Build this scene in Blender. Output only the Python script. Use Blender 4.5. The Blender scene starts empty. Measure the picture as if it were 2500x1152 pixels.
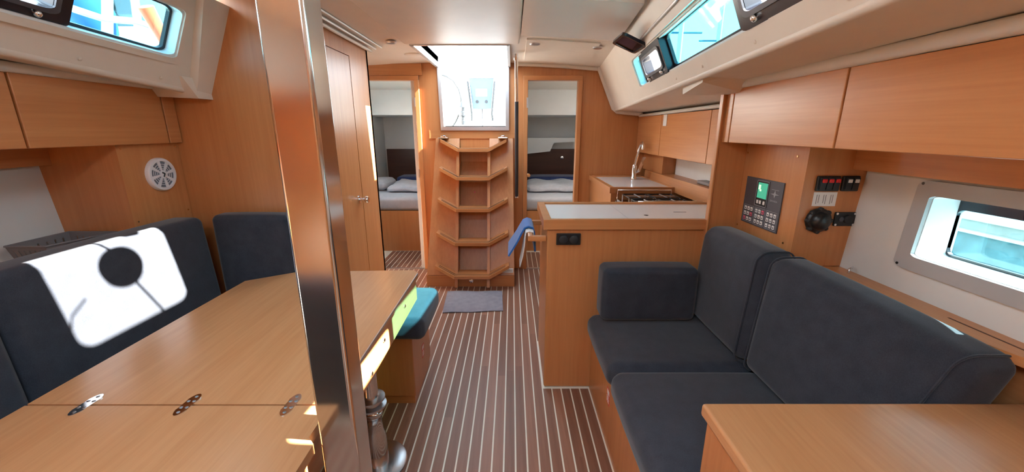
import bpy, bmesh, math, random
from mathutils import Vector, Matrix
random.seed(7)
SC = bpy.context.scene
COL = SC.collection
# ------------------------------------------------------------------ camera, world, sun, exposure
FPX = 970.0
PITCH = math.atan(259 / FPX)
CZ = 1.4
cam = bpy.data.cameras.new('camera'); cam.sensor_width = 36; cam.lens = 36 * FPX / 2500; cam.clip_start = .02
camo = bpy.data.objects.new('camera', cam); COL.objects.link(camo)
camo.location = (0, 0, CZ); camo.rotation_euler = (math.pi / 2 - PITCH, 0, 0)
SC.camera = camo
SC.view_settings.view_transform = 'Standard'; SC.view_settings.look = 'None'
SC.view_settings.gamma = 1; SC.view_settings.use_curve_mapping = False
SC.view_settings.exposure = 0.95
try:
    SC.cycles.caustics_reflective = False; SC.cycles.caustics_refractive = False
    SC.cycles.sample_clamp_indirect = 6
except Exception: pass
W = bpy.data.worlds.new('world'); SC.world = W; W.use_nodes = True
nt = W.node_tree; bg = nt.nodes['Background']
tc = nt.nodes.new('ShaderNodeTexCoord'); sx = nt.nodes.new('ShaderNodeSeparateXYZ')
cr = nt.nodes.new('ShaderNodeValToRGB')
nt.links.new(tc.outputs['Generated'], sx.inputs[0]); nt.links.new(sx.outputs['Z'], cr.inputs[0])
cr.color_ramp.elements[0].position = 0.0; cr.color_ramp.elements[0].color = (.88, .95, 1, 1)
cr.color_ramp.elements[1].position = 0.7; cr.color_ramp.elements[1].color = (.58, .81, 1, 1)
nt.links.new(cr.outputs[0], bg.inputs[0]); bg.inputs[1].default_value = 6.0
SUNDIR = Vector((1, -.10, 1.0)).normalized()      # towards the sun
sl = bpy.data.lights.new('sun', 'SUN'); sl.energy = 48; sl.angle = .009; sl.color = (1, .94, .84)
so = bpy.data.objects.new('sun', sl); COL.objects.link(so); so.rotation_euler = SUNDIR.to_track_quat('Z', 'Y').to_euler(); so.location = (5, 0, 8)

def portal(loc, direction, sx_, sy_):
    l = bpy.data.lights.new('daylight_portal', 'AREA'); l.shape = 'RECTANGLE'; l.size = sx_; l.size_y = sy_
    l.cycles.is_portal = True
    o = bpy.data.objects.new('daylight_portal', l); COL.objects.link(o); o.location = loc
    o.rotation_euler = (-Vector(direction)).to_track_quat('Z', 'Y').to_euler()
# ------------------------------------------------------------------ pixel helpers (photo 2500 x 1152)
CP, SP = math.cos(PITCH), math.sin(PITCH)
def ray(x, y):
    u = (x - 1250) / FPX; v = (576 - y) / FPX
    return Vector((u, CP + v * SP, -SP + v * CP))
def atY(x, y, Y): d = ray(x, y); return d * (Y / d.y) + Vector((0, 0, CZ))
def atX(x, y, X): d = ray(x, y); return d * (X / d.x) + Vector((0, 0, CZ))
def atZ(x, y, Z): d = ray(x, y); return d * ((Z - CZ) / d.z) + Vector((0, 0, CZ))

# ------------------------------------------------------------------ materials
MATS = {}
def newmat(name):
    m = bpy.data.materials.new(name); m.use_nodes = True; MATS[name] = m
    return m, m.node_tree, m.node_tree.nodes['Principled BSDF']
def plain(name, col, rough=.5, metal=0, noise=0, nscale=40, bump=0, coat=0, spec=None):
    m, t, b = newmat(name)
    b.inputs['Base Color'].default_value = (*col, 1); b.inputs['Roughness'].default_value = rough
    b.inputs['Metallic'].default_value = metal
    if coat: b.inputs['Coat Weight'].default_value = coat
    if spec is not None: b.inputs['Specular IOR Level'].default_value = spec
    if noise or bump:
        c = t.nodes.new('ShaderNodeTexCoord'); n = t.nodes.new('ShaderNodeTexNoise'); n.inputs['Scale'].default_value = nscale; n.inputs['Detail'].default_value = 4
        t.links.new(c.outputs['Object'], n.inputs['Vector'])
        if noise:
            r = t.nodes.new('ShaderNodeValToRGB')
            r.color_ramp.elements[0].position = .3; r.color_ramp.elements[1].position = .7
            r.color_ramp.elements[0].color = (*[v * (1 - noise) for v in col], 1); r.color_ramp.elements[1].color = (*[min(1, v * (1 + noise)) for v in col], 1)
            t.links.new(n.outputs[0], r.inputs[0]); t.links.new(r.outputs[0], b.inputs['Base Color'])
        if bump:
            bu = t.nodes.new('ShaderNodeBump'); bu.inputs['Strength'].default_value = bump; bu.inputs['Distance'].default_value = .002
            t.links.new(n.outputs[0], bu.inputs['Height']); t.links.new(bu.outputs[0], b.inputs['Normal'])
    return m
def wood(name, light, dark, axis, rough=.33, across=55, along=2.2, rnd=0):
    m, t, b = newmat(name)
    c = t.nodes.new('ShaderNodeTexCoord'); mp = t.nodes.new('ShaderNodeMapping')
    s = [across] * 3; s['xyz'.index(axis)] = along
    mp.inputs['Scale'].default_value = s
    n = t.nodes.new('ShaderNodeTexNoise'); n.inputs['Scale'].default_value = 1; n.inputs['Detail'].default_value = 6; n.inputs['Roughness'].default_value = .6
    n2 = t.nodes.new('ShaderNodeTexNoise'); n2.inputs['Scale'].default_value = .16; n2.inputs['Detail'].default_value = 2
    mx = t.nodes.new('ShaderNodeMix'); mx.data_type = 'FLOAT'; mx.inputs[0].default_value = .35
    r = t.nodes.new('ShaderNodeValToRGB'); r.color_ramp.elements[0].position = .33; r.color_ramp.elements[1].position = .68
    r.color_ramp.elements[0].color = (*dark, 1); r.color_ramp.elements[1].color = (*light, 1)
    L = t.links.new
    L(c.outputs['Object'], mp.inputs['Vector']); L(mp.outputs[0], n.inputs['Vector']); L(mp.outputs[0], n2.inputs['Vector'])
    L(n.outputs[0], mx.inputs[2]); L(n2.outputs[0], mx.inputs[3]); L(mx.outputs[0], r.inputs[0])
    out = r.outputs[0]
    if rnd:
        oi = t.nodes.new('ShaderNodeObjectInfo'); hs = t.nodes.new('ShaderNodeHueSaturation')
        ma = t.nodes.new('ShaderNodeMapRange'); ma.inputs[3].default_value = 1 - rnd; ma.inputs[4].default_value = 1 + rnd
        ad = t.nodes.new('ShaderNodeVectorMath'); ad.operation = 'ADD'
        L(oi.outputs['Random'], ma.inputs[0]); L(ma.outputs[0], hs.inputs['Value']); L(out, hs.inputs['Color']); out = hs.outputs[0]
    if rnd: b.inputs['Specular IOR Level'].default_value = .3
    L(out, b.inputs['Base Color']); b.inputs['Roughness'].default_value = rough
    bu = t.nodes.new('ShaderNodeBump'); bu.inputs['Strength'].default_value = .06; bu.inputs['Distance'].default_value = .001
    L(n.outputs[0], bu.inputs['Height']); L(bu.outputs[0], b.inputs['Normal'])
    return m
WL, WD = (.60, .262, .10), (.50, .193, .066)
wood('wood_z', WL, WD, 'z'); wood('wood_y', WL, WD, 'y', across=70); wood('wood_x', WL, WD, 'x', across=70)
wood('wood_table', (.62, .31, .14), (.52, .235, .095), 'y', rough=.28, across=80, along=4)
wood('wood_dark', (.075, .026, .016), (.05, .017, .011), 'x', rough=.3)
wood('plank', (.345, .165, .105), (.22, .10, .062), 'y', rough=.45, across=45, along=1.6, rnd=.22)
plain('caulk', (.80, .74, .62), .6)
plain('liner', (.76, .69, .61), .45, noise=.03, nscale=6)
plain('hull_white', (.74, .73, .70), .5, noise=.02, nscale=8)
plain('gelcoat', (.86, .86, .84), .25)
plain('grey_trim', (.42, .42, .43), .4)
plain('reveal', (.80, .84, .86), .35)
plain('laminate', (.84, .83, .82), .22)
def fabric(name, a, b2):
    m, t, b = newmat(name)
    c = t.nodes.new('ShaderNodeTexCoord'); n = t.nodes.new('ShaderNodeTexNoise'); n.inputs['Scale'].default_value = 420; n.inputs['Detail'].default_value = 3
    n2 = t.nodes.new('ShaderNodeTexNoise'); n2.inputs['Scale'].default_value = 22; n2.inputs['Detail'].default_value = 5
    mx = t.nodes.new('ShaderNodeMix'); mx.data_type = 'FLOAT'; mx.inputs[0].default_value = .4
    r = t.nodes.new('ShaderNodeValToRGB'); r.color_ramp.elements[0].position = .36; r.color_ramp.elements[1].position = .64
    r.color_ramp.elements[0].color = (*a, 1); r.color_ramp.elements[1].color = (*b2, 1)
    L = t.links.new
    L(c.outputs['Object'], n.inputs['Vector']); L(c.outputs['Object'], n2.inputs['Vector']); L(n.outputs[0], mx.inputs[2]); L(n2.outputs[0], mx.inputs[3])
    L(mx.outputs[0], r.inputs[0]); L(r.outputs[0], b.inputs['Base Color']); b.inputs['Roughness'].default_value = .85
    b.inputs['Sheen Weight'].default_value = .25; b.inputs['Sheen Roughness'].default_value = .5; b.inputs['Specular IOR Level'].default_value = .25
    bu = t.nodes.new('ShaderNodeBump'); bu.inputs['Strength'].default_value = .25; bu.inputs['Distance'].default_value = .001
    L(n.outputs[0], bu.inputs['Height']); L(bu.outputs[0], b.inputs['Normal'])
fabric('navy', (.022, .027, .039), (.040, .047, .064))
fabric('mat_grey', (.16, .15, .19), (.26, .25, .30))
fabric('sheet', (.42, .41, .44), (.52, .51, .54))
fabric('blue_cloth', (.02, .10, .34), (.03, .16, .48))
fabric('navy_cloth', (.02, .03, .10), (.03, .05, .16))
fabric('white_cloth', (.7, .68, .66), (.8, .78, .76))
plain('steel', (.72, .71, .69), .13, 1)
plain('chrome', (.85, .85, .86), .07, 1)
plain('brushed', (.55, .55, .56), .32, 1)
plain('alu', (.62, .63, .65), .35, 1)
plain('black', (.012, .012, .013), .35)
plain('black_soft', (.02, .02, .022), .6)
plain('frame_black', (.014, .013, .02), .25)
plain('panel_grey', (.07, .07, .085), .45)
plain('line_grey', (.30, .30, .33), .5)
plain('leather', (.035, .035, .04), .6)
plain('white_plastic', (.80, .80, .84), .35)
plain('grille', (.16, .18, .22), .5)
plain('red_plastic', (.62, .02, .02), .3)
plain('red_sticker', (.70, .10, .07), .5)
plain('pink', (.75, .12, .2), .4)
plain('paper', (.85, .84, .82), .7)
plain('ink', (.25, .24, .24), .7)
plain('basket', (.20, .18, .18), .5)
plain('brass', (.75, .55, .30), .25, 1)
plain('gold', (.5, .35, .15), .3, 1)
plain('gap', (.10, .035, .014), .7)
plain('blue_canvas', (.02, .10, .40), .7); plain('grey_canvas', (.10, .12, .14), .8); plain('orange', (.85, .12, .04), .5)
plain('quay_dark', (.10, .20, .22), .7, noise=.35, nscale=9); plain('quay_grey', (.26, .27, .25), .8, noise=.2, nscale=7); plain('quay_light', (.55, .60, .60), .8)
plain('water', (.10, .22, .26), .15, noise=.2, nscale=3)
plain('pod', (.07, .11, .16), .4)
plain('pod_dark', (.02, .025, .03), .4)
def emit(name, col, s):
    m, t, b = newmat(name); b.inputs['Base Color'].default_value = (*col, 1); b.inputs['Emission Color'].default_value = (*col, 1); b.inputs['Emission Strength'].default_value = s
emit('screen_green', (.05, .42, .26), .35); emit('screen_white', (.55, .9, .6), .5)
def glass(name, tint, fac=.06):
    m, t, b = newmat(name); t.nodes.remove(b)
    o = t.nodes['Material Output']; tr = t.nodes.new('ShaderNodeBsdfTransparent'); tr.inputs[0].default_value = (*tint, 1)
    g = t.nodes.new('ShaderNodeBsdfGlossy'); g.inputs['Roughness'].default_value = .03
    mx = t.nodes.new('ShaderNodeMixShader'); mx.inputs[0].default_value = fac
    t.links.new(tr.outputs[0], mx.inputs[1]); t.links.new(g.outputs[0], mx.inputs[2]); t.links.new(mx.outputs[0], o.inputs[0])
glass('glass_cyan', (.27, .58, .63)); glass('glass_teal', (.50, .62, .64)); glass('glass_left', (.42, .62, .66)); glass('glass_smoke', (.22, .16, .22), .12)  # cyan roof pane: the sky's blue is put into the glass colour

# ------------------------------------------------------------------ mesh builder
class B:
    def __init__(s): s.v = []; s.f = []; s.sm = False; s.wn = False
    def add(s, vs, fs):
        o = len(s.v); s.v += [tuple(v) for v in vs]; s.f += [tuple(i + o for i in f) for f in fs]; return s
    def hexa(s, p):   # p: 4 bottom ccw, 4 top ccw
        return s.add(p, [(3, 2, 1, 0), (4, 5, 6, 7), (0, 1, 5, 4), (1, 2, 6, 5), (2, 3, 7, 6), (3, 0, 4, 7)])
    def box(s, x0, x1, y0, y1, z0, z1):
        return s.hexa([(x0, y0, z0), (x1, y0, z0), (x1, y1, z0), (x0, y1, z0), (x0, y0, z1), (x1, y0, z1), (x1, y1, z1), (x0, y1, z1)])
    def frombm(s, bm):
        bm.verts.index_update(); s.add([v.co.copy() for v in bm.verts], [[v.index for v in f.verts] for f in bm.faces]); bm.free(); return s
    def rbox(s, x0, x1, y0, y1, z0, z1, r, seg=2):
        bm = bmesh.new(); bmesh.ops.create_cube(bm, size=1)
        for v in bm.verts: v.co = Vector(((x0 + x1) / 2 + v.co.x * (x1 - x0), (y0 + y1) / 2 + v.co.y * (y1 - y0), (z0 + z1) / 2 + v.co.z * (z1 - z0)))
        bmesh.ops.bevel(bm, geom=bm.edges[:], offset=r, segments=seg, profile=.5, affect='EDGES')
        s.sm = True; s.wn = True
        return s.frombm(bm)
    def prism(s, poly, h, f):   # poly 2d ccw; f(u,v,d) -> point ; extrude d 0..h
        n = len(poly)
        vs = [f(u, v, 0) for u, v in poly] + [f(u, v, h) for u, v in poly]
        return s.add(vs, [tuple(range(n - 1, -1, -1)), tuple(range(n, 2 * n))] + [(i, (i + 1) % n, n + (i + 1) % n, n + i) for i in range(n)])
    def tube(s, pts, r, n=10, caps=True):
        pts = [Vector(p) for p in pts]; rs = r if isinstance(r, (list, tuple)) else [r] * len(pts)
        rings = []; up = None
        for i, p in enumerate(pts):
            t = (pts[min(i + 1, len(pts) - 1)] - pts[max(i - 1, 0)]).normalized()
            if up is None:
                up = Vector((0, 0, 1)) if abs(t.z) < .9 else Vector((1, 0, 0))
            a = t.cross(up).normalized(); b = a.cross(t).normalized(); up = b
            rings.append([p + (a * math.cos(k * 2 * math.pi / n) + b * math.sin(k * 2 * math.pi / n)) * rs[i] for k in range(n)])
        vs = [v for g in rings for v in g]; fs = []
        for i in range(len(pts) - 1):
            for k in range(n):
                fs.append((i * n + k, i * n + (k + 1) % n, (i + 1) * n + (k + 1) % n, (i + 1) * n + k))
        if caps: fs += [tuple(range(n - 1, -1, -1)), tuple((len(pts) - 1) * n + k for k in range(n))]
        s.sm = True
        return s.add(vs, fs)
    def lathe(s, c, ax, prof, n=24):   # prof: (radius, height along ax)
        c = Vector(c); ax = Vector(ax).normalized(); a = ax.orthogonal().normalized(); b = ax.cross(a)
        vs = []; fs = []; m = len(prof)
        for r, h in prof:
            for k in range(n): vs.append(c + ax * h + (a * math.cos(k * 2 * math.pi / n) + b * math.sin(k * 2 * math.pi / n)) * r)
        for i in range(m - 1):
            for k in range(n): fs.append((i * n + k, i * n + (k + 1) % n, (i + 1) * n + (k + 1) % n, (i + 1) * n + k))
        fs += [tuple(range(n - 1, -1, -1)), tuple((m - 1) * n + k for k in range(n))]
        s.sm = True
        return s.add(vs, fs)
    def shell(s, P, us, vs, skip=lambda i, j: False, off=None):
        # grid sheet P(u,v,d) with holes, d=0 inner, d=off outer
        nu, nv = len(us), len(vs); idx = {}
        pts = []
        def vid(i, j, k):
            if (i, j, k) not in idx: idx[(i, j, k)] = len(pts); pts.append(P(us[i], vs[j], off * k))
            return idx[(i, j, k)]
        fs = []
        cell = lambda i, j: 0 <= i < nu - 1 and 0 <= j < nv - 1 and not skip((us[i] + us[i + 1]) / 2, (vs[j] + vs[j + 1]) / 2)
        for i in range(nu - 1):
            for j in range(nv - 1):
                if not cell(i, j): continue
                fs.append((vid(i, j, 0), vid(i + 1, j, 0), vid(i + 1, j + 1, 0), vid(i, j + 1, 0)))
                fs.append((vid(i, j + 1, 1), vid(i + 1, j + 1, 1), vid(i + 1, j, 1), vid(i, j, 1)))
                if not cell(i - 1, j): fs.append((vid(i, j, 1), vid(i, j, 0), vid(i, j + 1, 0), vid(i, j + 1, 1)))
                if not cell(i + 1, j): fs.append((vid(i + 1, j, 0), vid(i + 1, j, 1), vid(i + 1, j + 1, 1), vid(i + 1, j + 1, 0)))
                if not cell(i, j - 1): fs.append((vid(i, j, 0), vid(i, j, 1), vid(i + 1, j, 1), vid(i + 1, j, 0)))
                if not cell(i, j + 1): fs.append((vid(i, j + 1, 1), vid(i, j + 1, 0), vid(i + 1, j + 1, 0), vid(i + 1, j + 1, 1)))
        return s.add(pts, fs)
    def ring(s, M, o, i_, ro, ri, d0, d1, n=5):   # rounded rectangle ring; o,i_ = (u0,u1,v0,v1)
        def rr(q, r):
            u0, u1, v0, v1 = q; out = []
            for cx, cy, a0 in ((u1 - r, v1 - r, 0), (u0 + r, v1 - r, 90), (u0 + r, v0 + r, 180), (u1 - r, v0 + r, 270)):
                for k in range(n): a = math.radians(a0 + 90 * k / (n - 1)); out.append((cx + r * math.cos(a), cy + r * math.sin(a)))
            return out
        A, I = rr(o, ro), rr(i_, ri); m = len(A)
        vs = [M(u, v, d0) for u, v in A] + [M(u, v, d0) for u, v in I] + [M(u, v, d1) for u, v in A] + [M(u, v, d1) for u, v in I]
        fs = []
        for k in range(m):
            q = (k + 1) % m
            fs += [(k, q, m + q, m + k), (2 * m + q, 2 * m + k, 3 * m + k, 3 * m + q), (q, k, 2 * m + k, 2 * m + q), (m + k, m + q, 3 * m + q, 3 * m + k)]
        return s.add(vs, fs)
    def cushion(s, x0, x1, y0, y1, z0, z1, r=.035, puff=.008, warp=None, nin=6):
        c = [(x0 + x1) / 2, (y0 + y1) / 2, (z0 + z1) / 2]; h = [(x1 - x0) / 2, (y1 - y0) / 2, (z1 - z0) / 2]
        r = min(r, min(h) * .95)
        def axis(a):
            e = [r * math.tan(math.radians(t)) for t in (12, 24, 35, 45)]
            inn = [-(a - r) + 2 * (a - r) * k / nin for k in range(nin + 1)]
            return [-(a - r) - q for q in reversed(e)] + inn + [(a - r) + q for q in e]
        ax = [axis(q) for q in h]; bm = bmesh.new()
        for w in range(3):
            u, v = (w + 1) % 3, (w + 2) % 3
            for sg in (-1, 1):
                g = []
                for pu in ax[u]:
                    row = []
                    for pv in ax[v]:
                        p = [0, 0, 0]; p[u] = pu; p[v] = pv; p[w] = sg * h[w]
                        q = [max(-(h[k] - r), min(h[k] - r, p[k])) for k in range(3)]
                        d = Vector([p[k] - q[k] for k in range(3)])
                        if d.length > 1e-9: d = d.normalized() * r
                        t = Vector(q) + d
                        t[w] += (0 if (w == 2 and sg < 0) else sg * puff) * max(0, 1 - (pu / h[u]) ** 2) ** .6 * max(0, 1 - (pv / h[v]) ** 2) ** .6
                        t = t + Vector(c)
                        if warp: t = Vector(warp(*t))
                        row.append(bm.verts.new(t))
                    g.append(row)
                for i in range(len(g) - 1):
                    for j in range(len(g[0]) - 1):
                        q = [g[i][j], g[i + 1][j], g[i + 1][j + 1], g[i][j + 1]]
                        if sg < 0: q.reverse()
                        bm.faces.new(q)
        bmesh.ops.remove_doubles(bm, verts=bm.verts[:], dist=1e-5)
        s.sm = True
        return s.frombm(bm)
    def build(s, name, mat, parent=None, smooth=None, fix=True):
        me = bpy.data.meshes.new(name)
        off = Vector(parent.get('_o', (0, 0, 0))) if parent else Vector((0, 0, 0))
        me.from_pydata([tuple(Vector(v) - off) for v in s.v], [], s.f); me.update()
        if fix:
            bm = bmesh.new(); bm.from_mesh(me); bmesh.ops.recalc_face_normals(bm, faces=bm.faces[:]); bm.to_mesh(me); bm.free()
        me.materials.append(MATS[mat])
        if s.sm if smooth is None else smooth:
            me.polygons.foreach_set('use_smooth', [True] * len(me.polygons))
            try:
                if not s.wn: me.set_sharp_from_angle(angle=math.radians(50))
            except Exception: pass
        o = bpy.data.objects.new(name, me); COL.objects.link(o)
        if s.wn:
            w = o.modifiers.new('weighted_normal', 'WEIGHTED_NORMAL'); w.keep_sharp = False; w.weight = 90
        if parent:
            o.parent = parent; o['_o'] = tuple(off)
        return o
def tag(o, label, cat, group=None):
    o['label'] = label; o['category'] = cat
    if group: o['group'] = group
    return o
def struct(o, label=None):
    o['kind'] = 'structure'
    if label: o['label'] = label
    return o
def thing(name, loc, label, cat, group=None):
    o = bpy.data.objects.new(name, None); COL.objects.link(o); o.location = loc; o['_o'] = tuple(loc); o.empty_display_size = .05
    return tag(o, label, cat, group)
def box(*a): return B().box(*a)
XY = lambda z: (lambda u, v, d: (u, v, z + d))
YZ = lambda x, s=1: (lambda u, v, d: (x + s * d, u, v))       # u=Y v=Z
XZ = lambda y, s=1: (lambda u, v, d: (u, y + s * d, v))
def lin(tab, Y):
    tab = sorted(tab)
    for i in range(len(tab) - 1):
        if Y <= tab[i + 1][0] or i == len(tab) - 2:
            a, b = tab[i], tab[i + 1]; k = (Y - a[0]) / (b[0] - a[0])
            return a[1] + k * (b[1] - a[1]), a[2] + k * (b[2] - a[2])

# ================================================================== FLOOR
FL = struct(box(-2.0, 1.45, -1.6, 6.3, -.05, -.0012).build('floor', 'caulk'), 'dark brown plank floor with thin cream seams')
PIT, S0 = .0517, .0157
meshes = {}
def plank(x0, x1, y0, y1):
    key = (round(x1 - x0, 4), round(y1 - y0, 3))
    if key not in meshes:
        w, l = key; o = box(0, w, 0, l, -.0012, 0).build('plank', 'plank', FL); meshes[key] = o.data
    else:
        o = bpy.data.objects.new('plank', meshes[key]); COL.objects.link(o); o.parent = FL
    o.location = (x0, y0, 0)
LENS = [1.0, 1.25, 1.5]
for k in range(-28, 12):
    x0 = S0 + k * PIT + .0036; x1 = x0 + PIT - .0072
    if x1 > .425 and k > 7: segs = [(2.45, 3.93)]
    elif x1 > .182: segs = [(-1.55, 1.93), (2.45, 4.5)]
    elif x0 < -1.04: segs = [(3.2, 4.55)]
    elif x0 < -.80: segs = [(-.15, 4.55)]
    elif x0 < .0: segs = [(-1.55, 3.43)]
    else: segs = [(-1.55, 4.5)]
    for a, b in segs:
        y = a; first = True
        while y < b - 1e-6:
            l = random.choice(LENS)
            if first: l = [.45, .75, 1.1, .9][k % 4]; first = False
            e = min(b, y + l)
            if b - e < .2: e = b
            plank(x0, x1, y, e - .0004); y = e

# ================================================================== COACHROOF SIDES
Rb = [(3.93, .967, 1.574), (1.575, .73, 1.605), (.8, .69, 1.635), (-1.6, .52, 1.66)]
Rt = [(3.93, .80, 1.953), (1.575, .56, 1.985), (.8, .52, 2.0), (-1.6, .35, 2.0)]
Lb = [(3.95, -1.64, 1.574), (1.95, -1.43, 1.56), (1.04, -1.45, 1.63), (-1.6, -1.35, 1.66)]
Lt = [(3.95, -1.47, 1.945), (1.95, -1.27, 1.935), (1.04, -1.27, 1.96), (-1.6, -1.2, 2.0)]
def sidemap(b, t, sg):
    n = Vector((sg * .915, 0, .40))
    def P(Y, k, d):
        bx, bz = lin(b, Y); tx, tz = lin(t, Y)
        return Vector((bx + k * (tx - bx), Y, bz + k * (tz - bz))) + n * d
    return P
PR, PL = sidemap(Rb, Rt, 1), sidemap(Lb, Lt, -1)
RW = (.62, 2.657, .165, .60)       # right opening: Y, k
LW = (.60, 1.775, .285, .80)
ysR = sorted({-1.6, -.4, .3, .8, 1.2, 1.575, 2.0, 3.0, 3.5, 3.95, RW[0], RW[1]})
o = B().shell(PR, ysR, [-.02, RW[2], RW[3], 1.0], lambda y, k: RW[0] < y < RW[1] and RW[2] < k < RW[3], .055).build('wall_right_upper', 'liner'); struct(o, 'beige moulded cabin side around the long roof window')
ysL = sorted({-1.6, -.4, .3, 1.04, 1.4, 1.95, 2.9, 3.95, LW[0], LW[1]})
o = B().shell(PL, ysL, [-.02, LW[2], LW[3], 1.0], lambda y, k: LW[0] < y < LW[1] and LW[2] < k < LW[3], .055).build('wall_left_upper', 'liner'); struct(o, 'beige moulded cabin side above the lockers by the wooden bulkhead')
# lower lip groove lines and rounded lower nose
for P, b, ys, nm in ((PR, Rb, ysR, 1), (PL, Lb, [y for y in ysL if y < 1.96], 2)):
    t = struct(B().tube([P(y, .0, .012) for y in ys], .016, 8).build('trim_%d' % nm, 'liner'))
def winparts(root, P, rect, fixed, ports, bez=.018):
    y0, y1, k0, k1 = rect
    B().ring(P, (y0 - .02, y1 + .02, k0 - .045, k1 + .045), (y0 + .006, y1 - .006, k0 + .012, k1 - .012), .05, .04, -.004, .012).build('bezel', 'liner', root)
    B().ring(P, (y0 - .001, y1 + .001, k0 - .002, k1 + .002), (y0 + .012, y1 - .012, k0 + .03, k1 - .03), .03, .045, .004, .05).build('reveal', 'reveal', root)
    for a, c in fixed:
        f = B().ring(P, (a, c, k0 + .012, k1 - .012), (a + .014, c - .014, k0 + .05, k1 - .05), .03, .04, .044, .058).build('gasket', 'frame_black', root)
        B().shell(P, [a + .008 + (c - a - .016) * q / 4 for q in range(5)], [k0 + .02, k1 - .02], off=.004).build('pane', 'glass_cyan' if P is PR else 'glass_left', root).location += Vector((1 if P is PR else -1, 0, .43)) * .048
    for a, c in ports:
        f = B().ring(P, (a, c, k0 + .005, k1 - .005), (a + .05, c - .05, k0 + .115, k1 - .115), .04, .035, .008, .056).build('portlight_frame', 'frame_black', root)
        B().ring(P, (a + .035, c - .035, k0 + .08, k1 - .08), (a + .05, c - .05, k0 + .115, k1 - .115), .04, .035, .002, .010).build('gasket', 'panel_grey', f)
        for yy in (a + .09, c - .09):
            B().lathe(P(yy, k0 + .055, .004), P(yy, k0, 0) - P(yy, k0, 1), [(.010, -.006), (.010, .006), (.006, .010)], 12).build('latch', 'chrome', f)
w2 = struct(bpy.data.objects.new('window_2', None), 'long roof window over the galley and sofa with two open portlights'); COL.objects.link(w2)
winparts(w2, PR, RW, [(1.30, 2.06), (2.49, 2.645)], [(.86, 1.32), (2.06, 2.50)])
w1 = struct(bpy.data.objects.new('window_1', None), 'roof window above the lockers beside the bulkhead, looking onto boats'); COL.objects.link(w1)
winparts(w1, PL, LW, [(1.36, 1.765)], [(.90, 1.38)])
# the open leaf of the galley portlight, hanging inwards from its upper edge
lf = bpy.data.objects.new('portlight_leaf', None); COL.objects.link(lf); lf.parent = w2
def leafmap(u, v, d):   # u along Y, v outwards/down into room
    base = PR(2.36, .60, -.004); nrm = Vector((-.80, -.25, -.55)).normalized(); upv = Vector((-.45, 0, .8)).normalized()
    return base + Vector((0, 1, 0)) * u + (Vector((-.62, -.28, .18)).normalized()) * v + Vector((.28, -.3, .9)).normalized() * d
lf2 = B().ring(leafmap, (-.10, .12, 0, .17), (-.085, .105, .015, .155), .025, .02, 0, .014).build('leaf_frame', 'frame_black', w2)
B().prism([(-.09, .012), (.11, .012), (.11, .158), (-.09, .158)], .006, lambda u, v, d: leafmap(u, v, d + .004)).build('leaf_pane', 'glass_smoke', lf2)
B().lathe(leafmap(.01, .14, .014), leafmap(0, 0, 1) - leafmap(0, 0, 0), [(.011, 0), (.011, .01), (.006, .016)], 12).build('latch', 'chrome', lf2)
bpy.data.objects.remove(lf)
portal(PR(1.64, .38, .09), (-.915, 0, -.40), 2.1, .24)
portal(PL(1.2, .54, .09), (.915, 0, -.40), 1.25, .26)
# screw caps along the lower lips
for P, ys, wl in ((PR, (.9, 1.25, 1.62, 1.95), 'over the sofa and galley'), (PL, (1.42, 1.72), 'above the dinette')):
    for y in ys:
        tag(B().lathe(P(y, .075, 0), P(y, 0, 0) - P(y, 0, 1), [(.006, -.002), (.006, .003), (.003, .005)], 10).build('screw_cap', 'liner'), 'small beige screw cap under the roof window ' + wl, 'screw cap', 'screw caps under the roof window ' + wl)
# curtain track over right window
struct(B().tube([PR(y, .70, -.008) for y in (1.0, 1.6, 2.1, 2.55)], .006, 6).build('trim_3', 'gelcoat'))
struct(B().tube([PL(y, .92, -.006) for y in (.7, 1.2, 1.72)], .005, 6).build('trim_4', 'line_grey'))

# ================================================================== SOFFITS (side decks)
def soff(b, X1, z1):
    def P(Y, s, d):
        bx, bz = lin(b, Y); return Vector((bx + s * (X1 - bx), Y, bz + s * (z1 - bz) + d))
    return P
o = struct(B().shell(soff(Rb, 1.5, 1.60), [-1.6, .3, .8, 1.2, 1.575, 1.95], [0, .4, 1], off=.05).build('ceiling_right', 'liner'), 'beige side deck soffit above the sofa lockers')
o = struct(B().shell(soff(Rb, 1.5, 1.535), [1.95, 2.5, 3.2, 3.95], [0, .4, 1], off=.09).build('ceiling_galley', 'liner'), 'beige side deck soffit above the galley lockers')
o = struct(B().shell(soff(Lb, -2.0, 1.60), [-1.6, .3, 1.04, 1.5, 1.95, 2.9, 3.97], [0, .4, 1], off=.05).build('ceiling_left', 'liner'), 'beige side deck soffit above the lockers on the dinette side')
# structural knee under the deck at the partition and at the left bulkhead
struct(B().hexa([(.765, 1.70, 1.585), (1.02, 1.84, 1.555), (1.02, 1.97, 1.555), (.80, 1.97, 1.56), (.755, 1.68, 1.64), (1.02, 1.72, 1.64), (1.02, 1.99, 1.64), (.80, 1.99, 1.64)]).build('trim_5', 'liner'), 'beige moulded knee under the side deck at the galley partition')
struct(B().hexa([PL(1.87, -.02, -.035), PL(1.95, -.02, -.035), PL(1.95, -.02, .03), PL(1.87, -.02, .03), PL(1.80, 1, -.03), PL(1.95, 1, -.03), PL(1.95, 1, .03), PL(1.80, 1, .03)]).build('trim_6', 'liner'), 'pale moulded flange where the cabin side meets the bulkhead')
struct(B().hexa([(-1.66, 1.86, 1.545), (-1.39, 1.86, 1.535), (-1.39, 1.95, 1.535), (-1.66, 1.95, 1.55), (-1.66, 1.80, 1.63), (-1.40, 1.80, 1.62), (-1.40, 1.95, 1.62), (-1.66, 1.95, 1.63)]).build('trim_7', 'liner'))
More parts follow.
